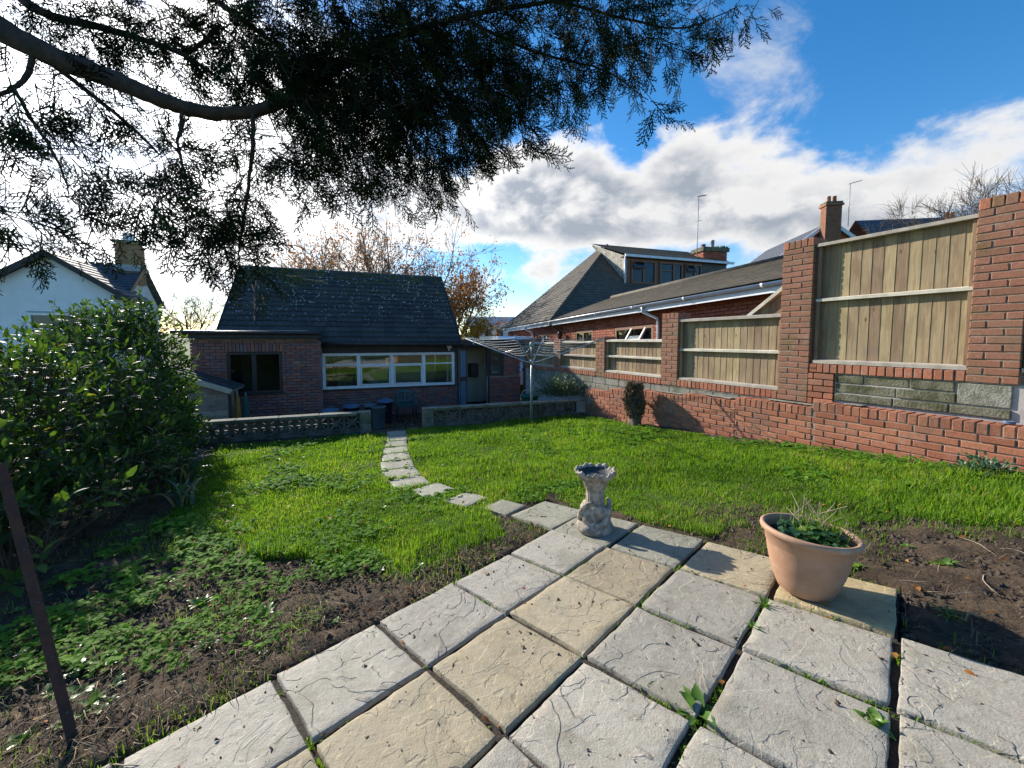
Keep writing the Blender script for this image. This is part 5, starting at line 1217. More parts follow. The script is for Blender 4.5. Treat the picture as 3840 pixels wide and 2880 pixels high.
joint_growth()

# ------------------------------------------------------------ single weeds
MT['weed'] = leafmat('broad_weed_leaf', [(0, (.07, .15, .025)), (.5, (.11, .21, .035)), (1, (.17, .26, .06))], .4, .35, (1.5, 1.6, .5), .4)
def rosette(name, label, x, y, z, n, L, W, lift=.5, mat='weed', group='weeds growing between the slabs', cat='weed', seed=1):
    r = np.random.default_rng(seed); t = thing(name, label, cat, (x, y, z), 0, group)
    az = np.arange(n) * 2.4 + r.normal(0, .3, n); el = np.clip(r.normal(lift, .25, n), .05, 1.3); D = unit(np.stack([np.cos(az) * np.cos(el), np.sin(az) * np.cos(el), np.sin(el)], 1))
    Nn = unit(np.stack([-np.cos(az) * np.sin(el), -np.sin(az) * np.sin(el), np.cos(el)], 1) + r.normal(0, .15, (n, 3)))
    V, T = leaves(D * .006, D, Nn, L * r.uniform(.6, 1.1, n), W * r.uniform(.7, 1.1, n), .16, .18)
    if n <= 30:
        Ls = np.linalg.norm(V.reshape(n, 7, 3)[:, 6] - V.reshape(n, 7, 3)[:, 0], axis=1); Ws = np.linalg.norm(V.reshape(n, 7, 3)[:, 1] - V.reshape(n, 7, 3)[:, 2], axis=1)
        for k in range(n):
            S_ = np.cross(D[k], Nn[k]); S_ /= np.linalg.norm(S_); q = 9; vs = []; wob = r.uniform(-.12, .12)
            for i in range(q):
                f = i / (q - 1); ww = Ws[k] * .5 * (math.sin(math.pi * min(1, .12 + f * .88) ** .8) + .02) * (1 + .08 * math.sin(f * 19 + k)); c = D[k] * .006 + D[k] * Ls[k] * f - np.array((0, 0, 1)) * Ls[k] * .38 * f * f + S_ * wob * Ls[k] * f * f
                vs += [c + S_ * ww + Nn[k] * ww * .35, c, c - S_ * ww + Nn[k] * ww * .35]
            Q = [(3 * i + a, 3 * i + a + 1, 3 * i + a + 4, 3 * i + a + 3) for i in range(q - 1) for a in (0, 1)]
            link('leaf', npmesh('leaf', vs, None, np.full(3 * q, r.random()), True, Q), t, MT[mat])
    else: link('foliage', npmesh('foliage', V, T, rep(r.random(n), 7)), t, MT[mat])
    return t
pz = lambda x, y: .066 * x - .067 * y - .015
for k, (x, y, n, L, W, lf, lab) in enumerate([(.565, 1.425, 6, .085, .034, .35, 'light green broadleaf weed in the joint left of the larger weed'), (.645, 1.305, 14, .11, .042, .55, 'largest broadleaf weed where four grey slabs meet'),
        (1.175, 1.215, 13, .085, .036, .8, 'upright green weed in the right-hand joint near the bottom edge'), (1.215, 1.845, 29, .085, .010, 1.0, 'spiky tuft in the joint in front of the terracotta pot'),
        (1.075, 1.70, 28, .075, .010, .9, 'spiky tuft just left of the one nearest the pot'), (.70, 1.98, 6, .05, .018, .4, 'small pale seedling at the corner of the first tan slab'),
        (.27, 1.60, 5, .04, .016, .5, 'small green seedling in the joint beside the darkest tan slab'), (-.35, 1.62, 8, .045, .014, .4, 'low weed at the crossing of joints on the left'),
        (-.53, 1.27, 16, .05, .010, .5, 'grassy tuft at the joint near the lower left edge'), (.35, 1.50, 6, .04, .015, .5, 'tiny weed between the tan and grey slabs at bottom centre')]):
    rosette('weed', lab, x, y, pz(x, y), n, L, W, lf, seed=k + 11)
for k, (x, y, n, L, W, lf, lab) in enumerate([(-1.30, 1.99, 13, .13, .055, .5, 'leafy yellow-green weed on the soil left of the patio'), (-1.44, 1.80, 20, .09, .014, .8, 'grassy tuft on the bare soil left of the patio'), (-1.15, 1.78, 14, .07, .03, .4, 'low round-leaved weed near the patio edge'),
        (-1.75, 2.15, 16, .09, .035, .5, 'dark leafy weed in front of the hedge'), (-.60, 2.42, 9, .08, .03, .5, 'small bright weed at the edge of the lawn, left of the patio'), (-1.95, 1.72, 10, .09, .035, .4, 'drooping weed close to the rusty post'),
        (3.45, 4.92, 22, .12, .05, .5, 'leafy weed clump at the foot of the low brick wall, farther one'), (3.72, 4.28, 24, .13, .05, .5, 'leafy weed clump at the foot of the low brick wall, middle one'), (3.9, 3.95, 18, .10, .04, .5, 'leafy weed clump at the foot of the low brick wall, nearer one'),
        (2.35, 2.1, 18, .09, .03, .6, 'green weed in the right-hand soil bed'), (1.95, 1.72, 16, .10, .012, .6, 'grassy tuft beside the slab under the pot'), (2.15, 1.45, 22, .10, .012, .6, 'grassy tuft in the shaded soil at the right edge'), (1.9, 2.15, 14, .08, .03, .6, 'yellowish weed right of the terracotta pot')]):
    rosette('weed', lab, x, y, float(gz(x, y)) - .012, n, L, W, lf, group='weeds growing in the soil', seed=k + 51)
def stalks():
    r = np.random.default_rng(77); m = MB()
    for k in range(24):
        if k < 13: x, y = r.uniform(1.85, 3.1), r.uniform(1.5, 2.55)
        else: x, y = r.uniform(-2.3, -1.0), r.uniform(1.2, 2.0)
        a = r.uniform(0, 6.28); L = r.uniform(.08, .26); c = r.normal(0, 1.2); pts = []
        for i in range(6):
            f = i / 5; pts.append((x, y, float(gz(x, y)) + .004 + .02 * math.sin(f * 3.1) * r.uniform(.3, 1))); a += c * .2; x += math.cos(a) * L / 5; y += math.sin(a) * L / 5
        q = r.uniform(.4, .8); m.tube(pts, [.0032 * q, .0032 * q, .003 * q, .003 * q, .0022 * q, .0012 * q], 5)
    tag(m.build('dead_stalks', MT['drystalk']), 'pale bent dead stalks lying on the soil beds', 'stalks', kind='stuff')
    # many little broadleaf weeds
    def dn(x, y):
        a = in_poly(x, y, [(-3.2, 3.5), (-1.0, 2.7), (-.5, 2.35), (-.9, 1.75), (-1.5, 1.1), (-2.6, 1.2), (-3.0, 2.3)]) * sstep(.35, .6, fbm(x, y, 2.4, 84)) * .9
        b = np.exp(-((fence_y(x, y) - .48) / .16) ** 2) * (y < 5.9) * .9; c = in_poly(x, y, [(1.9, 1.3), (2.2, 2.6), (3.2, 2.5), (2.8, 1.3)]) * sstep(.5, .7, fbm(x, y, 2.4, 4)) * .5
        return free(x, y) * np.clip(a + b + c + .06 * lawn_d(x, y), 0, 1)
    x, y = pick(2600, -3.3, 4.4, 1.0, 6.0, dn); n = len(x); m = 7; az = (np.arange(m)[None] * 2.4 + r.uniform(0, 6.28, (n, 1))).ravel(); el = np.clip(r.normal(.45, .25, n * m), .05, 1.3)
    D = unit(np.stack([np.cos(az) * np.cos(el), np.sin(az) * np.cos(el), np.sin(el)], 1)); Nn = unit(np.stack([-np.cos(az) * np.sin(el), -np.sin(az) * np.sin(el), np.cos(el)], 1) + r.normal(0, .2, (n * m, 3))); sz = rep(r.uniform(.022, .06, n), m) * r.uniform(.6, 1.1, n * m)
    P = np.repeat(np.stack([x, y, gz(x, y) - .008], 1), m, 0); V, T = leaves(P, D, Nn, sz, sz * r.uniform(.35, .6, n * m), .15, .2)
    tag(link('ground_weeds', npmesh('ground_weeds', V, T, rep(r.random(n * m), 7)), None, MT['weed']), 'small broadleaf weeds scattered over soil and lawn edges', 'weeds', kind='stuff')
MT['drystalk'] = simple('dry_stalk', (.42, .34, .24), (.28, .21, .14), .9, 30, .1, 60)
stalks()
# small bushy plant in front of the wall on the right
def bushlet(name, label, x, y, z, rx, ry, rz_, n, L, W, mat, cat='shrub', group=None, seed=3, stems=12, up=.35):
    r = np.random.default_rng(seed); t = thing(name, label, cat, (x, y, z), 0, group)
    P = unit(r.normal(0, 1, (n, 3))) * (r.random((n, 1)) ** .4); P[:, 2] = np.abs(P[:, 2]); P = P * (1 + .25 * np.sin(P[:, :1] * 9 + P[:, 1:2] * 7)) * (rx, ry, rz_)
    D = unit(P / (rx, ry, rz_) + r.normal(0, .6, (n, 3)) + (0, 0, up)); Nn = unit(np.cross(D, r.normal(0, 1, (n, 3))) + (0, 0, .8))
    V, T = leaves(P, D, Nn, L * r.uniform(.6, 1.2, n), W * r.uniform(.7, 1.2, n), .15, .2); link('foliage', npmesh('foliage', V, T, rep(r.random(n), 7)), t, MT[mat])
    s = Segs()
    for k in range(stems):
        p = P[k]; s.add((p[0] * .1, p[1] * .1, -.02), p * .55, .006, .004); s.add(p * .55, p, .004, .002)
    link('stems', s.mesh('stems'), t, MT['bark']); return t
MT['bark'] = simple('brown_bark', (.10, .07, .045), (.05, .036, .025), .9, 14, .6, 50, bdist=.008)
MT['grey_shrub'] = leafmat('grey_green_leaf', [(0, (.05, .085, .045)), (.5, (.09, .13, .06)), (1, (.15, .18, .09))], .5, .25, (1.3, 1.4, .7), .4)
MT['sage'] = leafmat('blue_green_leaf', [(0, (.03, .09, .06)), (.6, (.06, .14, .08)), (1, (.12, .2, .1))], .45, .25, (1.3, 1.4, .7), .4)
bushlet('small_shrub', 'low blue-green plant against the wall at the right edge', 4.12, 3.42, float(gz(4.12, 3.42)) - .01, .20, .17, .15, 420, .045, .022, 'sage', seed=5)
bushlet('garden_shrub', 'rounded grey-green bush behind the pierced wall, left of the stump', 1.12, 9.30, -.05, .60, .40, .40, 2600, .085, .018, 'grey_shrub', seed=8, stems=40)

# ------------------------------------------------------------ hedge
def hedge():
    t = thing('laurel_hedge', 'tall glossy evergreen laurel hedge along the left side', 'hedge', (-4.3, 4.3, -.35))
    O = np.array((-4.3, 4.3, -.35)); r = np.random.default_rng(21)
    lob = [(-5.55, 6.2, .70, .55, .55, 1.10), (-5.55, 5.6, .70, .62, .7, .90), (-5.0, 4.9, .35, .75, .8, .95), (-5.2, 4.5, .55, .6, .62, .5), (-4.55, 4.0, .30, .85, .85, .92), (-4.25, 3.3, .12, .85, .8, .85), (-3.95, 2.7, .02, .80, .8, .72), (-4.6, 3.4, .25, .7, .8, .5), (-3.7, 2.2, -.1, .65, .7, .62), (-5.9, 5.9, 1.15, .45, .5, .62), (-5.15, 6.2, .30, .28, .4, .8), (-5.62, 6.3, 1.55, .20, .25, .40),
           (-4.15, 4.6, .0, .5, .5, .65), (-4.9, 5.6, -.05, .42, .6, .65), (-3.5, 2.9, -.1, .35, .6, .42), (-3.15, 3.1, -.12, .42, .55, .38), (-2.95, 2.5, -.15, .40, .5, .34), (-3.6, 3.9, -.1, .45, .5, .5), (-4.3, 5.2, -.1, .4, .5, .5)]
    lob = [(q[0] - .27, q[1], q[2] - .13) + q[3:] for q in lob]
    P = []; Nm = []
    for (cx, cy, cz, a, b, c) in lob:
        n = int(520 * (a * b + b * c + a * c) / 2.0); u = unit(r.normal(0, 1, (n, 3))); d = u * (a, b, c); w = 1 + .16 * np.sin(u[:, 0] * 8 + cx * 3) * np.sin(u[:, 1] * 7 + cy) + r.normal(0, .06, n)
        p = np.array((cx, cy, cz)) + d * w[:, None] * (1 - .35 * r.random((n, 1)) ** 2); P.append(p); Nm.append(unit(u / (a, b, c)))
    P = np.concatenate(P); Nm = np.concatenate(Nm)
    k = np.ones(len(P), bool)
    for (cx, cy, cz, a, b, c) in lob: k &= (((P - (cx, cy, cz)) / (a, b, c)) ** 2).sum(1) > .45
    gzv = gz(P[:, 0], P[:, 1]); k &= P[:, 2] > gzv + .03; k &= ~((r.random(len(P)) < .75) & (P[:, 2] < gzv + .25)); P = P[k]; Nm = Nm[k]
    ax = unit(Nm * .8 + r.normal(0, .35, P.shape) + (0, 0, .55)); S = Segs(); VV = []; TT = []; RR = []; o = 0
    ref = unit(np.cross(ax, r.normal(0, 1, P.shape))); ref2 = np.cross(ax, ref); m = 7; Ls = r.uniform(.08, .26, len(P))
    for q in range(m):
        f = q / (m - 1); ang = q * 2.4 + r.uniform(0, .6, len(P)); rad = ref * np.cos(ang)[:, None] + ref2 * np.sin(ang)[:, None]
        base = P + ax * (Ls * f)[:, None]; D = unit(rad * (1.0 - .55 * f) + ax * (.35 + .8 * f) + r.normal(0, .15, P.shape)); Nn = unit(ax - D * (ax * D).sum(1, keepdims=True) + r.normal(0, .12, P.shape))
        V, T = leaves(base, D, Nn, r.uniform(.06, .125, len(P)), r.uniform(.024, .046, len(P)), .12, .2); VV.append(V); TT.append(T + o); o += len(V)
        RR.append(rep(np.clip(r.normal(.36, .2, len(P)) + .12 * f, 0, 1), 7))
    link('foliage', npmesh('foliage', np.concatenate(VV) - O, np.concatenate(TT), np.concatenate(RR)), t, MT['leaf_hedge'])
    for i in range(len(P)): S.add(P[i] - O - ax[i] * .25, P[i] - O + ax[i] * Ls[i], .005, .002)
    for (cx, cy, cz, a, b, c) in lob:
        g = np.array((cx + r.normal(0, .1), cy, float(gz(cx, cy)) - .05)); top = np.array((cx, cy, cz))
        for q in range(5): e = top + unit(r.normal(0, 1, 3)) * (a, b, c) * .75; S.add(g - O, (g + top) / 2 - O, .035, .022); S.add((g + top) / 2 - O, top - O, .022, .016); S.add(top - O, e - O, .014, .005)
    link('stems', S.mesh('stems', 4), t, MT['bark'])
hedge()
MT['vine'] = leafmat('yellow_vine_leaf', [(0, (.10, .14, .02)), (.5, (.26, .22, .03)), (1, (.42, .22, .05))], .5, .45, (1.3, 1.2, .6), .3)
bushlet('vine', 'yellowing broad-leaved climber growing through the left of the hedge', -4.0, 2.45, .0, .45, .45, .62, 150, .085, .07, 'vine', 'climber', seed=31, stems=14)
bushlet('vine', 'few yellow climber leaves on top of the hedge', -5.0, 4.2, .80, .45, .4, .22, 22, .085, .07, 'vine', 'climber', seed=32, stems=6)
def strap(label, x, y, n, L, seed):
    r = np.random.default_rng(seed); z = float(gz(x, y)); t = thing('strappy_plant', label, 'plant', (x, y, z - .01)); 
    for k in range(n):
        az = r.uniform(0, 6.28); l = L * r.uniform(.6, 1.15); w = r.uniform(.018, .032); m = MB(); q = 9; e0 = r.uniform(.9, 1.45); p = Vector((r.normal(0, .06), r.normal(0, .06), 0)); sd = Vector((-math.sin(az), math.cos(az), 0)); vs = []
        for i in range(q):
            f = i / (q - 1); ww = w * (1 - f ** 3) * (.7 + .6 * min(1, f * 3)) * .5; el = e0 - f * f * r.uniform(1.9, 2.3)
            vs += [p - sd * ww, p + Vector((0, 0, -.004)), p + sd * ww]; p = p + Vector((math.cos(az) * math.cos(el), math.sin(az) * math.cos(el), math.sin(el))) * (l / q)
            p.z = max(p.z, .008)
        m.add(vs, [(3 * i + a, 3 * i + a + 1, 3 * i + a + 4, 3 * i + a + 3) for i in range(q - 1) for a in (0, 1)], True); me = m.mesh('leaf'); at = me.attributes.new('rnd', 'FLOAT', 'POINT'); at.data.foreach_set('value', np.full(len(me.vertices), r.choice([r.uniform(0, .7), r.uniform(0, .7), .97]))); link('leaf', me, t, MT['strap'])
MT['strap'] = leafmat('strap_leaf', [(0, (.035, .075, .045)), (.7, (.08, .14, .07)), (.9, (.25, .2, .09)), (1, (.36, .27, .13))], .4, .3, (1.2, 1.3, .6), .45)
strap('large strappy-leaved plant with drooping leaves at the foot of the hedge', -3.62, 4.25, 46, .62, 3)
strap('smaller strappy plant with dry brown leaves in front of the large one', -3.15, 3.75, 20, .42, 4)

# ------------------------------------------------------------ autumn trees behind the houses
MT['bark_far'] = simple('grey_brown_bark', (.16, .12, .09), (.10, .075, .055), .9, 4, .3, 20)
MT['autumn'] = leafmat('autumn_leaf', [(0, (.20, .085, .03)), (.5, (.34, .15, .05)), (1, (.45, .24, .08))], .7, .4, (1.3, 1.1, .6), .2)
MT['yellow_leaf'] = leafmat('yellow_leaf', [(0, (.26, .13, .02)), (.5, (.42, .24, .03)), (1, (.5, .33, .06))], .7, .4, (1.2, 1.1, .5), .2)
def tree(name, label, base, H, spread, trunk_h, r0, leafn, leafmat_, seed, lean=(0, 0), levels=5, leaf=.16, group=None, nmain=6, twig=1.0, tw_r=.012):
    rr = random.Random(seed); t = thing(name, label, 'tree', base, 0, group); S = Segs(); ends = []
    def grow(p, d, L, r, lv):
        n = 4; q = Vector(p); dd = Vector(d)
        for i in range(n):
            dd = (dd + Vector((rr.gauss(0, .10), rr.gauss(0, .10), rr.gauss(.04, .06)))).normalized(); e = q + dd * (L / n); r1 = r * (1 - .11 * (1 if lv else .6)); S.add(q, e, r, r1); q = e; r = r1
            if lv > 0 and i >= 1:
                for _ in range(1 if lv < 3 else rr.choice((1, 1, 2))):
                    s = Vector((rr.gauss(0, 1), rr.gauss(0, 1), rr.gauss(0, .5))); s = (s - dd * s.dot(dd)).normalized(); a = rr.uniform(.45, .9)
                    grow(q, (dd * math.cos(a) + s * math.sin(a)), L * rr.uniform(.55, .78), r * .58, lv - 1)
        ends.append((tuple(q), tuple(dd), lv))
        if lv > 0: grow(q, dd, L * .7, r * .8, lv - 1)
    S.add((0, 0, -.5), (lean[0] * .3, lean[1] * .3, trunk_h * .6), r0, r0 * .8); top = Vector((lean[0] * .6, lean[1] * .6, trunk_h)); S.add((lean[0] * .3, lean[1] * .3, trunk_h * .6), top, r0 * .8, r0 * .7)
    tr = link('trunk', S.mesh('trunk', 9), t, MT['bark_far']); S2 = S; S = Segs(); trunk_top = top
    for k in range(nmain):
        a = k * 6.283 / nmain + rr.uniform(-.3, .3); el = rr.uniform(.65, 1.35); d = Vector((math.cos(a) * math.cos(el) * spread + lean[0] * .08, math.sin(a) * math.cos(el) * spread + lean[1] * .08, math.sin(el))).normalized()
        grow(trunk_top - Vector((0, 0, rr.uniform(0, trunk_h * .25))), d, (H - trunk_h) * rr.uniform(.36, .46), r0 * .42, levels - 2)
    r = np.random.default_rng(seed); E = np.array([e[0] for e in ends]); D = np.array([e[1] for e in ends])
    m = int(len(E) * 3 * twig); k = r.integers(0, len(E), m)                 # fine twigs at the branch ends
    for i in k:
        a = E[i] - D[i] * r.uniform(0, .5); b = a + unit(D[i] + r.normal(0, .6, 3) + (0, 0, .2)) * r.uniform(.3, .9) * (H / 11); S.add(a, b, tw_r * H / 11, tw_r * .4)
    link('branches', S.mesh('branches', 4), t, MT['bark_far'])
    if leafn:
        bias = r.random(len(E)) ** 2; bias /= bias.sum(); k = r.choice(len(E), leafn, p=bias); P = E[k] + r.normal(0, .28 * H / 11, (leafn, 3)); Dd = unit(r.normal(0, 1, (leafn, 3)) - (0, 0, .5))
        V, T = leaves(P, Dd, unit(np.cross(Dd, r.normal(0, 1, (leafn, 3)))), r.uniform(.6, 1.2, leafn) * leaf, r.uniform(.5, .9, leafn) * leaf, .2, .2)
        link('crown', npmesh('crown', V, T, rep(r.random(leafn), 7)), t, MT[leafmat_])
    return t
G_ = 'autumn trees behind the house'
tree('autumn_tree', 'leaning autumn tree with russet leaves rising behind the left of the roof', (-12.4, 28, -1.3), 10.2, 1.5, 2.6, .28, 2600, 'autumn', 3, (-1.0, 0), 5, .15, G_)
tree('autumn_tree', 'tallest rounded autumn tree, nearly bare, behind the middle of the roof', (-8.6, 28.5, -1.3), 11.5, 1.35, 3.0, .32, 2600, 'autumn', 9, (.2, 0), 5, .14, G_, 7)
tree('autumn_tree', 'russet autumn tree spreading out right of the roof', (-4.6, 28, -1.3), 8.2, 1.6, 2.2, .26, 5200, 'autumn', 14, (.8, 0), 5, .16, G_)
tree('yellow_tree', 'small yellow-leaved tree between the house and the neighbouring roof', (-2.6, 24.5, -1.3), 4.7, 1.3, 1.0, .14, 2600, 'yellow_leaf', 22, (.2, 0), 4, .14, G_)
tree('bare_tree', 'pale bare tree far off between the hedge and the house', (-31.8, 40, -1.3), 8.0, 1.1, 2.6, .22, 0, None, 31, (0, 0), 5, .1, twig=1.3)
tree('bare_tree', 'bare twiggy tree behind the tall right-hand pier', (15.2, 12.4, -1.0), 7.6, 1.6, 2.4, .06, 300, 'autumn', 44, (.3, 0), 5, .05, None, 11, 6.0, .007)
tree('bare_tree', 'smaller bare bush left of the twiggy tree, above the fence rail', (14.9, 14.0, -1.0), 6.2, 1.3, 1.5, .04, 160, 'autumn', 47, (-.3, 0), 5, .05, None, 9, 5.0, .006)
# ------------------------------------------------------------ bird bath
MT['cast_stone'] = simple('weathered_cast_stone', (.42, .36, .29), (.20, .165, .125), .9, 26, .8, 90, bdist=.006, contrast=(.38, .62))
MT['bath_dark'] = simple('dark_bowl', (.05, .05, .05), (.025, .025, .027), .6, 20, .4, 60)  # hollow of the bowl coloured much darker than its stone
def nz(a, z, s): return math.sin(a * 3 + z * 31 + s) * .5 + math.sin(a * 7 - z * 47 + s * 2) * .3 + math.sin(a * 13 + z * 83) * .2
def bird_bath():
    x, y = .603, 2.833; z = .066 * x - .067 * y + .012
    t = thing('bird_bath', 'small weathered stone bird bath with a carved pedestal on the patio corner', 'bird bath', (x, y, z)); s = MT['cast_stone']
    MB().lathe([(.0, 0), (.121, 0), (.129, .012), (.131, .035), (.124, .056), (.108, .072), (.06, .085), (.0, .086)], (0, 0, 0), 56, fn=lambda r, zz, a, j: (r * (1 + .02 * nz(a, zz, 1)), zz)).build('base', s, t)
    # curled carved figures round the foot
    MB().lathe([(.105, .06), (.112, .085), (.110, .12), (.112, .15), (.104, .178), (.084, .205), (.062, .225)], (0, 0, 0), 64, fn=lambda r, zz, a, j: (r * (1 + .17 * math.sin(a * 3 + zz * 26) + .05 * nz(a, zz, 2)) - .012, zz)).build('carved_figures', s, t)
    for k in range(3):
        a0 = k * 2.094 + .35; pts = []; rd = []
        for i in range(11):
            f = i / 10; a = a0 + f * 1.9; rr = .094 + .012 * math.sin(f * 3.1); pts.append((rr * math.cos(a), rr * math.sin(a), .07 + .15 * f - .03 * math.sin(f * 6.2))); rd.append(.028 * (1 - .55 * f) * (.8 + .3 * math.sin(f * 3.1)))
        MB().tube(pts, rd, 10).build('animal', s, t)
    MB().lathe([(.066, .20), (.063, .225), (.062, .26), (.066, .30), (.073, .325), (.082, .338), (.083, .348)], (0, 0, 0), 72, fn=lambda r, zz, a, j: (r * (1 + .035 * math.sin(a * 18) + .03 * nz(a, zz, 5)), zz)).build('column', s, t)
    def rim(r, zz, a, j):
        w = 1 if j < 8 else .6; k = max(0, (zz - .36) / .08); return r * (1 + .045 * k * (math.sin(a * 9) * .6 + math.sin(a * 23 + 1) * .5 + nz(a, zz, 3) * .5)), zz + .012 * k * (math.sin(a * 7 + 1) * .6 + math.sin(a * 17) * .6)
    MB().lathe([(.07, .345), (.085, .35), (.088, .362), (.108, .385), (.130, .41), (.143, .428), (.146, .440), (.139, .448), (.126, .440), (.120, .425)], (0, 0, 0), 84, fn=rim).build('bowl', s, t)
    MB().lathe([(.121, .427), (.105, .412), (.07, .402), (.0, .400)], (0, 0, 0), 48, fn=lambda r, zz, a, j: (r * (1 + .02 * nz(a, zz, 3)), zz)).build('bowl_hollow', MT['bath_dark'], t)
bird_bath()

# ------------------------------------------------------------ terracotta coloured pot and its plants
def potmat():
    m, nt, p, out = new_mat('faded_terracotta_plastic'); t = NT(nt)
    c = t.mix(t.mr(t.noise(7, 5, .6), .35, .65), (.36, .195, .115), (.42, .24, .15)); c = t.mix(t.mr(t.noise(40, 4, .7), .5, .7, 0, .35), c, (.36, .25, .17)); c = t.mix(t.mr(t.noise(12, 6, .7, None, .4), .52, .7, 0, .4), c, (.50, .40, .32)); c = t.mix(t.mr(t.noise(5, 5, .7), .56, .72, 0, .4), c, (.24, .15, .09))
    nt.links.new(c, p.inputs['Base Color']); p.inputs['Roughness'].default_value = .62; nt.links.new(t.bump(t.noise(220, 3, .7), .25, .002), p.inputs['Normal']); return m
MT['pot'] = potmat()
def flower_pot():
    x, y = 1.475, 1.94; z = .066 * x - .067 * y + .016
    t = thing('flower_pot', 'large round terracotta coloured pot on the yellow slab', 'pot', (x, y, z), 0); t.rotation_euler = (R(-2), R(3.5), 0); t.scale = (.91, .91, .96)
    MB().lathe([(.0, .0), (.118, .0), (.128, .008), (.150, .055), (.172, .12), (.189, .185), (.197, .232), (.199, .236), (.203, .240), (.208, .285), (.219, .288), (.229, .295), (.233, .306), (.231, .318), (.222, .325), (.211, .322), (.205, .31), (.200, .27), (.195, .25)], (0, 0, 0), 72).build('body', MT['pot'], t)
    MB().lathe([(.199, .262), (.12, .27), (.05, .276), (.0, .275)], (0, 0, 0), 40, fn=lambda r, zz, a, j: (r, zz + .012 * nz(a, r * 3, 2))).build('compost', MT['bed'], t)
    r = np.random.default_rng(4)
    t2 = thing('strawberry_plant', 'dark leafy strawberry plant with dry stalks growing in the terracotta pot', 'plant', (x + .016, y, z + .258)); t2.scale = (.92, .92, 1.05)
    n = 120; rad = np.sqrt(r.random(n)) * .15; az = r.uniform(0, 6.28, n); H = r.uniform(.02, .085, n) * (1.1 - rad / .25); C = np.stack([rad * np.cos(az), rad * np.sin(az), H], 1); P = []; D = []; N_ = []; L = []
    S = Segs()
    for i in range(n):
        S.add((C[i, 0] * .7, C[i, 1] * .7, -.01), C[i], .0025, .0018); up = unit(np.array((r.normal(0, .35), r.normal(0, .35), 1.)))
        a0 = r.uniform(0, 6.28)
        for k in range(3):
            a = a0 + k * 2.09; d = unit(np.array((math.cos(a), math.sin(a), r.normal(0, .15)))); P.append(C[i]); D.append(d); N_.append(up); L.append(r.uniform(.028, .048))
    L = np.array(L); V, T = leaves(np.array(P), np.array(D), np.array(N_), L, L * .8, .15, .15); link('foliage', npmesh('foliage', V, T, rep(rep(r.random(n), 3), 7)), t2, MT['strawb'])
    link('stems', S.mesh('stems', 4), t2, MT['bark']); D2 = Segs()
    for k in range(22):
        a = r.uniform(0, 6.28); p = np.array((r.normal(.05, .05), r.normal(.03, .05), 0.)); q = p + (r.normal(0, .04), r.normal(0, .04), r.uniform(.06, .13)); e = q + (r.normal(0, .05), r.normal(0, .05), r.uniform(.02, .09)); D2.add(p, q, .0028, .0022); D2.add(q, e, .0022, .0012)
    link('dry_stalks', D2.mesh('dry_stalks', 4), t2, MT['drystalk'])
    n = 420; a = r.uniform(0, 6.28, n); P = np.stack([r.normal(.07, .06, n), r.normal(.03, .06, n), r.uniform(.0, .03, n)], 1); V, T = blades(P, r.uniform(.03, .12, n), r.uniform(.002, .004, n), np.clip(r.normal(.6, .4, n), 0, 1.5), a); link('grass', npmesh('grass', V, T, rep(r.random(n), 5)), t2, MT['grass'])
MT['strawb'] = leafmat('strawberry_leaf', [(0, (.02, .06, .03)), (.6, (.035, .10, .04)), (.9, (.07, .17, .03)), (1, (.22, .26, .03))], .4, .3, (1.5, 1.6, .5), .45)
flower_pot()

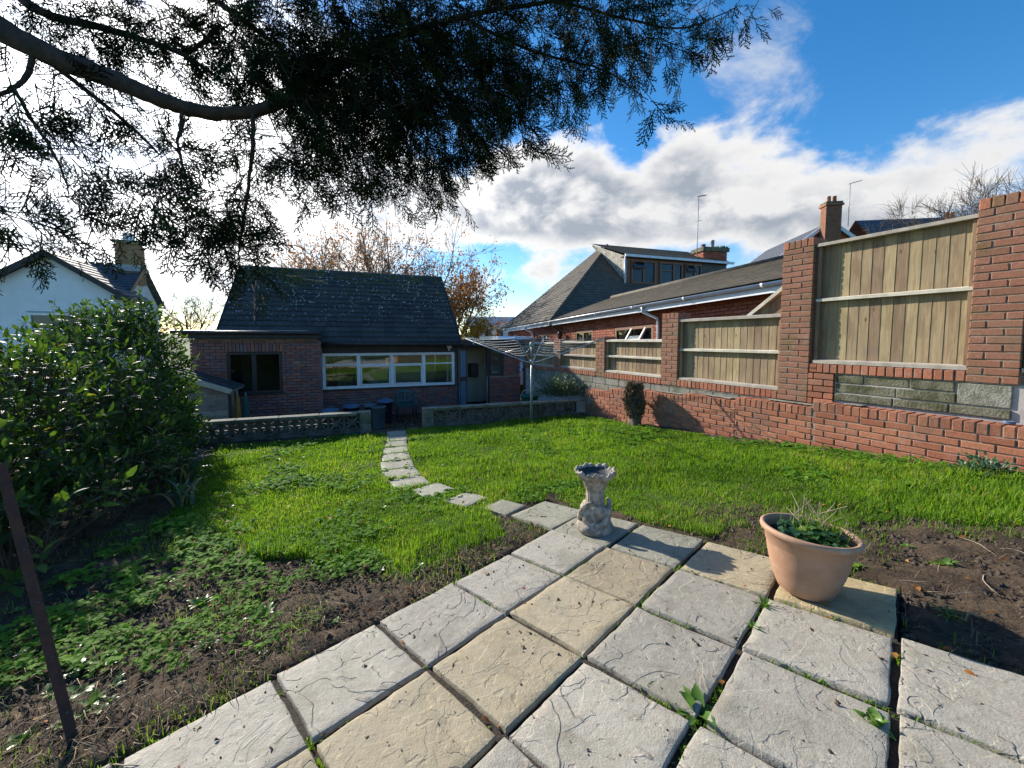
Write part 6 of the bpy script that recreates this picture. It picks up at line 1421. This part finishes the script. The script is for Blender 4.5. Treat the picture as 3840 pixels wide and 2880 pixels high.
# ------------------------------------------------------------ rotary clothes dryer
MT['alu'] = simple('dull_aluminium', (.48, .50, .52), (.34, .36, .38), .42, 12, .1, 50, metal=.75)
MT['alu_green'] = simple('grey_green_tube', (.17, .22, .20), (.13, .17, .155), .45, 10, .1, 50, metal=.2)
MT['line'] = simple('green_grey_line', (.20, .23, .24), (.15, .17, .18), .6, 10, 0)
def dryer():
    x, y = .382, 7.754; z = float(gz(x, y)) - .02; t = thing('rotary_dryer', 'rotary clothes dryer with open arms standing on the lawn', 'clothes dryer', (x, y, z)); hub = .81 - z; top = 1.16 - z
    MB().tube([(0, 0, -.1), (0, 0, hub + .02)], .0235, 12).build('pole', MT['alu_green'], t); MB().tube([(0, 0, hub), (0, 0, top)], .018, 12).build('inner_pole', MT['alu_green'], t); MB().lathe([(.0, .05), (.035, .035), (.045, -.02), (.03, -.04), (.018, -.04)], (0, 0, top), 14).build('top_cap', MT['green_plastic'], t)
    MB().lathe([(.024, -.05), (.045, -.03), (.05, .03), (.03, .05), (.018, .05)], (0, 0, hub), 14).build('hub', MT['alu'], t); MB().tube([(0, -.03, hub - .18), (0, -.045, hub - .06)], .012, 6).build('crank', MT['alu'], t)
    L = 1.36; tips = []; dz = .46
    for a in (-14, -104, 166, 76):
        d = Vector((math.cos(R(a)), math.sin(R(a)), 0)); tip = d * L + Vector((0, 0, hub + dz)); MB().tube([d * .04 + Vector((0, 0, hub)), d * .12 + Vector((0, 0, hub + .01)), tip], .0125, 8).build('arm', MT['alu'], t); tips.append((d, tip))
        p = d * L * .42 + Vector((0, 0, hub + dz * .41)); MB().tube([p, Vector((0, 0, top - .03)) + d * .02], .007, 6).build('stay', MT['alu'], t)
    for k in range(8):
        f = .30 + k * .098; m = MB()
        pts = [t_[0] * L * f + Vector((0, 0, hub + dz * f + .02)) for t_ in tips]
        for i in range(4):
            a, b = pts[i], pts[(i + 1) % 4]; mid = (a + b) / 2 - Vector((0, 0, .018 + .02 * f)); m.tube([a, a.lerp(mid, .6) - Vector((0, 0, .006)), mid, b.lerp(mid, .6) - Vector((0, 0, .006)), b], .0042, 4, cap=False)
        m.build('washing_line', MT['line'], t)
    for k, (f, i) in enumerate(((.95, .12), (.92, .32))):
        a, b = tips[1][0] * L * f, tips[2][0] * L * f
        p = (b * (1 - i) + a * i) + Vector((0, 0, hub + dz * f - .03)); g = thing('clothes_peg', ('pale green peg nearest the left tip of the dryer' if k == 0 else 'pale green peg a little right of the other on the dryer line'), 'peg', Vector((x, y, z)) + p)
        MB().box(-.009, .009, -.014, -.003, -.06, .04).build('jaw', MT['peg'], g); MB().box(-.009, .009, .003, .014, -.06, .04).build('jaw', MT['peg'], g); MB().tube([(-.012, 0, 0), (.012, 0, 0)], .006, 6).build('spring', MT['alu'], g)
MT['green_plastic'] = simple('faded_green_plastic', (.22, .36, .32), (.17, .30, .27), .5, 10, 0); MT['peg'] = simple('pale_green_peg', (.45, .60, .48), (.38, .52, .42), .5, 10, 0)
dryer()

# ------------------------------------------------------------ rusty post, stump, small things
MT['rust'] = simple('rusted_steel', (.07, .028, .018), (.038, .02, .015), .9, 22, .8, 90, bdist=.004)
t = thing('rusty_post', 'leaning rusty steel post at the lower left', 'post', (-1.519, 1.323, -.22))
a = Vector((0, 0, -.1)); b = Vector((-.46, .20, .98)); ax = (b - a).normalized(); u = Vector((.8, .55, 0)); u = (u - ax * u.dot(ax)).normalized(); w = ax.cross(u); m = MB()
for (du, dw) in (((-.015, .015), (-.015, -.011)), ((-.015, -.011), (-.011, .015))):
    vs = [p + u * i + w * j for p in (a, b) for i, j in ((du[0], dw[0]), (du[1], dw[0]), (du[1], dw[1]), (du[0], dw[1]))]; m.add(vs, [(0, 1, 2, 3), (7, 6, 5, 4), (0, 4, 5, 1), (1, 5, 6, 2), (2, 6, 7, 3), (3, 7, 4, 0)])
m.build('angle_iron', MT['rust'], t); m = MB()
for k in range(5): p = a.lerp(b, .2 + k * .17) + u * .004 - w * .0155; m.lathe([(.0005, 0), (.005, 0)], (0, 0, 0), 8); q = len(m.v) - 16; m.v[q:] = [tuple(p + u * v[0] + ax * v[1] - w * .0006) for v in m.v[q:]]
m.build('bolt_hole', MT['bin_black'], t)
def stump():
    x, y = 2.24, 7.2; z = float(gz(x, y)); t = thing('tree_stump', 'gnarled dead stump covered in withered ivy in front of the low wall', 'stump', (x, y, z - .03)); t.scale = (.85, .85, .92); r = np.random.default_rng(6); m = MB()
    m.lathe([(.0, 0), (.15, .0), (.135, .06), (.12, .2), (.14, .36), (.165, .50), (.15, .64), (.11, .74), (.06, .83), (.0, .85)], (0, 0, 0), 40, fn=lambda r_, zz, a, j: (r_ * (1 + .22 * math.sin(a * 3 + zz * 6) + .14 * nz(a, zz * .4, 3)), zz + .04 * nz(a, r_, 1) * (zz > .6)))
    m.build('trunk', MT['stump'], t)
    n = 2600; hh = .2 + .68 * r.random(n) ** .8; a = r.uniform(0, 6.28, n); rad = (.20 - .09 * np.abs(hh - .50) / .4) * (1 + .12 * np.sin(a * 3 + hh * 9)) * r.uniform(.55, 1.05, n); P = np.stack([rad * np.cos(a) - .02, rad * np.sin(a), hh], 1)
    D = unit(np.stack([np.cos(a), np.sin(a), r.normal(-.4, .6, n)], 1) + r.normal(0, .4, (n, 3))); V, T = leaves(P, D, unit(np.cross(D, r.normal(0, 1, (n, 3)))), r.uniform(.03, .075, n), r.uniform(.02, .05, n), .25, .35); link('withered_ivy', npmesh('withered_ivy', V, T, rep(r.random(n), 7)), t, MT['ivy_dead'])
    S = Segs()
    for k in range(60): i = r.integers(0, n); S.add(P[i] * (.7, .7, 1), P[i] * (1.1, 1.1, 1) + r.normal(0, .05, 3), .006, .002)
    link('twigs', S.mesh('twigs', 4), t, MT['bark'])
MT['stump'] = simple('dead_wood', (.20, .15, .10), (.09, .065, .045), .9, 18, .9, 40, bdist=.012)
MT['ivy_dead'] = leafmat('withered_leaf', [(0, (.09, .062, .038)), (.7, (.18, .125, .075)), (.93, (.28, .2, .12)), (1, (.45, .38, .29))], .8, .1, (1, 1, 1), .2)
stump()
t = thing('hose_coil', 'small blue and white coiled ring lying on the low wall at the right edge', 'hose', fw(-2.08, .12, .487), R(FA))
for k, (rad, z, mt) in enumerate(((.034, .008, 'bin_blue'), (.022, .012, 'gutter_white'), (.034, .02, 'bin_blue'))): MB().tube([(rad * math.cos(q * .349), rad * .8 * math.sin(q * .349), z) for q in range(19)], .0075, 8).build('coil', MT.get(mt) or MT['bin_blue'], t)
t = thing('green_crate', 'green plastic tub behind the pierced wall near the gate', 'tub', (.43, 9.75, -.55), R(20)); MB().lathe([(.0, 0), (.16, 0), (.21, .42), (.225, .43), (.225, .45), (.2, .45), (.15, .05), (.0, .04)], (0, 0, 0), 24).build('body', MT['green_tub'] if 'green_tub' in MT else simple('green_tub', (.02, .16, .10), (.015, .12, .08), .45, 5, 0), t); MB().tube([(-.22, 0, .44), (-.16, 0, .56), (.16, 0, .56), (.22, 0, .44)], .008, 6).build('handle', MT['alu'], t)

# ------------------------------------------------------------ overhanging conifer
def at(vx, vy, D):       # a place seen in the direction of a picture point, D metres along the view axis
    p = R(PITCH); cx = (vx * 1.736 - 1920) / 1500.; cy = (1375 - vy * 1.736) / 1500.
    return np.array((cx * D, (math.cos(p) - math.sin(p) * cy) * D, 1.24 + (math.sin(p) + math.cos(p) * cy) * D))
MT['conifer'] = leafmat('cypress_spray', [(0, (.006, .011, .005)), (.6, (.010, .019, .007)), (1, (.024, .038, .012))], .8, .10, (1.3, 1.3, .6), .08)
MT['conifer_bark'] = simple('conifer_bark', (.060, .038, .024), (.030, .020, .014), .9, 20, .9, 50, bdist=.01)
def conifer():
    r = np.random.default_rng(17); t = thing('conifer_tree', 'large dark cypress overhanging the garden from the upper left', 'tree', (-4.2, 1.2, -.25)); O = np.array((-4.2, 1.2, -.25))
    def tubep(path, rad, name, n=10):
        pts = [np.array(p) for p in path]; out = []; rr = []
        for i in range(len(pts) - 1):
            p0, p1, p2, p3 = pts[max(i - 1, 0)], pts[i], pts[i + 1], pts[min(i + 2, len(pts) - 1)]
            for f in np.linspace(0, 1, 7)[:-1]: out.append(.5 * (2 * p1 + (p2 - p0) * f + (2 * p0 - 5 * p1 + 4 * p2 - p3) * f * f + (3 * p1 - p0 - 3 * p2 + p3) * f ** 3)); rr.append(rad[i] * (1 - f) + rad[i + 1] * f)
        out.append(pts[-1]); rr.append(rad[-1]); MB().tube([tuple(q - O + r.normal(0, .002, 3)) for q in out], [q * (1 + r.normal(0, .03)) for q in rr], n).build(name, MT['conifer_bark'], t); return np.array(out)
    trunk = tubep([(-4.2, 1.2, -.35), (-4.18, 1.2, 1.2), (-4.1, 1.2, 3.0), (-4.05, 1.2, 6.0)], [.26, .21, .17, .09], 'trunk', 14)
    limb = tubep([(-4.1, 1.25, 3.35), at(-160, -40, 2.45), at(0, 62, 2.4), at(130, 128, 2.4), at(260, 178, 2.4), at(350, 216, 2.4), at(430, 240, 2.45), at(530, 243, 2.5), at(620, 215, 2.6), at(720, 150, 2.75), at(880, 70, 3.0), at(1080, 20, 3.2), at(1300, -10, 3.3)], [.085, .075, .068, .06, .052, .045, .040, .036, .034, .03, .024, .016, .009], 'limb')
    limb2 = tubep([(-4.08, 1.2, 3.9), at(-100, -150, 2.7), at(60, 10, 2.75), at(220, 60, 2.8), at(380, 110, 2.8), at(480, 175, 2.8)], [.05, .04, .03, .024, .016, .008], 'limb', 8)
    limb3 = tubep([(-4.05, 1.2, 4.3), at(150, -140, 3.0), at(400, -40, 3.0), at(560, 70, 3.0), at(640, 130, 3.0)], [.05, .04, .026, .018, .008], 'limb', 8)
    limb4 = tubep([(-4.05, 1.2, 4.6), at(500, -190, 3.2), at(800, -60, 3.2), at(1100, -40, 3.2), at(1450, -40, 3.2)], [.05, .04, .03, .02, .008], 'limb', 8)
    for p, rd in (([at(395, 235, 2.42), at(390, 275, 2.4), at(385, 320, 2.38), at(410, 420, 2.38)], [.012, .010, .008, .004]), ([at(72, 108, 2.4), at(60, 160, 2.35), at(20, 195, 2.3), at(-40, 215, 2.25)], [.016, .014, .012, .008]),
                  ([at(75, 110, 2.4), at(180, 190, 2.5), at(290, 280, 2.55), at(345, 335, 2.6)], [.016, .014, .01, .005]), ([at(545, 245, 2.5), at(545, 330, 2.5), at(530, 440, 2.5), at(515, 560, 2.55)], [.014, .012, .009, .004]), ([at(475, 55, 2.8), at(440, 90, 2.8), at(400, 118, 2.8)], [.012, .014, .014]),
                  ([at(30, 190, 2.3), at(70, 260, 2.3), at(120, 340, 2.3), at(150, 420, 2.3)], [.010, .009, .007, .003]), ([at(900, 90, 3.0), at(960, 200, 3.0), at(1010, 280, 3.0), at(1085, 330, 3.0)], [.014, .012, .008, .004]), ([at(1000, 40, 3.2), at(1150, 110, 3.2), at(1300, 150, 3.2), at(1400, 215, 3.2)], [.014, .011, .008, .003]), ([at(1200, 0, 3.3), at(1350, 40, 3.3), at(1480, 60, 3.3), at(1600, 10, 3.3)], [.012, .010, .007, .003])): tubep(p, rd, 'branch', 7)
    # spray prototypes: a feathered twig in its own xy plane, growing along x
    def proto(seed):
        q = np.random.default_rng(seed); seg = []
        def stroke(p, d, L, w, lv):
            n = 3 if lv == 0 else 2; d = d / np.linalg.norm(d); pp = p.copy()
            for i in range(n): e = pp + d * L / n; seg.append((pp.copy(), e.copy(), w * (1 - .25 * i / n), w * (1 - .25 * (i + 1) / n))); d = d + np.array((.0, q.normal(0, .06), q.normal(-.05, .06))); d /= np.linalg.norm(d); pp = e
            if lv < 2:
                k = 9 if lv == 0 else 5
                for i in range(k):
                    f = .12 + .86 * (i + .5) / k; s = 1 if i % 2 else -1; b = p + (pp - p) * f; a = s * q.uniform(.55, .85); c, sn = math.cos(a), math.sin(a)
                    stroke(b, np.array((d[0] * c - d[1] * sn, d[0] * sn + d[1] * c, d[2] + q.normal(0, .18))), L * (.50 - .28 * f) * q.uniform(.8, 1.2) * (1.0 if lv == 0 else .85), w * .9, lv + 1)
        stroke(np.zeros(3), np.array((1., 0, 0)), 1.0, .018, 0)
        V = []; T = []
        for (a, b, wa, wb) in seg:
            d = unit(b - a); s = unit(np.cross(d, (0, 0, 1)) + .15); o = len(V); V += [a - s * wa, a + s * wa, b + s * wb, b - s * wb]; T += [(o, o + 1, o + 2), (o, o + 2, o + 3)]
        return np.array(V), np.array(T)
    PR = [proto(k) for k in range(6)]; VV = []; TT = []; RR = []; o = 0
    # foliage clumps: picture place, radius (picture units), how many sprays, distance
    cl = [(760, 60, 130, 300, 2.9), (880, 140, 130, 340, 2.9), (800, 215, 90, 280, 2.75), (940, 40, 130, 280, 3.1), (1060, 110, 130, 300, 3.1), (1000, 215, 90, 230, 3.0), (700, 150, 80, 190, 2.7), (690, 255, 60, 130, 2.6), (900, 290, 75, 150, 2.9), (1180, 80, 110, 240, 3.2), (1290, 60, 95, 190, 3.2), (1240, 150, 60, 90, 3.2), (1380, 40, 80, 130, 3.3), (1330, 130, 45, 50, 3.2), (1450, 100, 45, 50, 3.3), (1520, 20, 50, 40, 3.3), (1110, 200, 60, 80, 3.1), (1040, 300, 55, 75, 3.0), (1130, 280, 30, 22, 3.05), (950, 370, 55, 60, 2.95), (860, 390, 55, 60, 2.9), (760, 330, 60, 110, 2.75), (690, 390, 55, 70, 2.7), (640, 330, 45, 60, 2.6),
          (560, 330, 40, 60, 2.5), (535, 430, 40, 65, 2.5), (520, 530, 45, 75, 2.55), (470, 540, 45, 55, 2.5), (440, 460, 50, 60, 2.45), (390, 330, 38, 70, 2.4), (350, 410, 50, 75, 2.4), (300, 430, 55, 65, 2.4), (250, 470, 35, 26, 2.4), (410, 500, 35, 40, 2.45), (570, 590, 22, 14, 2.6), (560, 620, 14, 7, 2.6), (400, 150, 90, 90, 2.7), (300, 80, 90, 90, 2.75), (200, 60, 80, 80, 2.75), (80, 30, 80, 80, 2.6), (520, 100, 80, 110, 2.8), (600, 40, 80, 110, 2.9), (480, 30, 70, 70, 2.9), (630, 170, 60, 90, 2.7), (560, 170, 55, 60, 2.6), (360, 30, 60, 45, 2.9),
          (190, 200, 60, 34, 2.5), (250, 240, 50, 30, 2.5), (150, 330, 55, 46, 2.35), (90, 230, 55, 34, 2.3), (30, 250, 50, 34, 2.3), (110, 400, 50, 38, 2.3), (170, 400, 40, 26, 2.3), (30, 350, 45, 20, 2.3), (40, 470, 55, 40, 2.1), (110, 500, 50, 28, 2.1), (10, 520, 45, 26, 2.05), (200, 530, 40, 14, 2.1), (90, 555, 30, 14, 2.1), (300, 555, 22, 6, 2.2), (1420, 240, 22, 9, 3.2), (1230, 230, 20, 8, 3.2), (1560, 80, 18, 7, 3.3), (1600, 30, 26, 12, 3.3), (1640, 20, 18, 8, 3.3), (1380, 200, 25, 12, 3.2), (1170, 330, 18, 6, 3.05)]
    S = Segs(); anch = np.concatenate([limb[6:], limb2[12:], limb3[12:], limb4[12:]])
    for (vx, vy, rad, n, D) in cl:
        n = int(n * (.32 if vx < 340 and vy > 430 else .62 if vx > 1150 else .75 if vx > 600 and vy > 240 else .88 if vx > 600 else .9 if vy < 200 else .7 if vy < 300 else .55)); c = at(vx, vy, D); rw = rad * 1.736 / 1500 * D
        if rad > 30:
            k = np.argmin(((anch - c) ** 2).sum(1)); a = anch[k]; prev = a
            if np.linalg.norm(a - c) < (.75 if vx > 600 else .42):
                for f in (.35, .7, 1.): q = a + (c - a) * f + (0, 0, -.05 * math.sin(f * 3.1)) + r.normal(0, .03, 3); S.add(prev - O, q - O, .006 * (1.2 - f), .006 * (1.0 - f * .7)); prev = q
        P = c + np.clip(r.normal(0, .55, (n, 3)), -1.2, 1.2) * (rw, rw * .9, rw)
        out = unit(P - c + 1e-6); dr = unit(out * .55 + np.array((.35, .1, -.55)) + r.normal(0, .38, (n, 3))); L = r.uniform(.11, .23, n) * (1.0 if rad > 28 else 1.15)
        for i in range(n):
            if r.random() < .5: S.add(P[i] - O - dr[i] * .12, P[i] - O + dr[i] * .03, .0035, .002)
            V, T = PR[r.integers(0, 6)]; nn = unit(np.cross(dr[i], r.normal(0, 1, 3))); M = np.stack([dr[i], np.cross(nn, dr[i]), nn], 1)
            VV.append((V * L[i]) @ M.T + P[i] - O); TT.append(T + o); o += len(V); RR.append(np.full(len(V), r.random()))
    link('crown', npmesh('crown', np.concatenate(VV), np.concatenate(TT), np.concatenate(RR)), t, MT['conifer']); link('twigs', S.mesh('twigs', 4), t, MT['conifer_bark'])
    print('conifer tris', sum(len(x) for x in TT))
conifer()
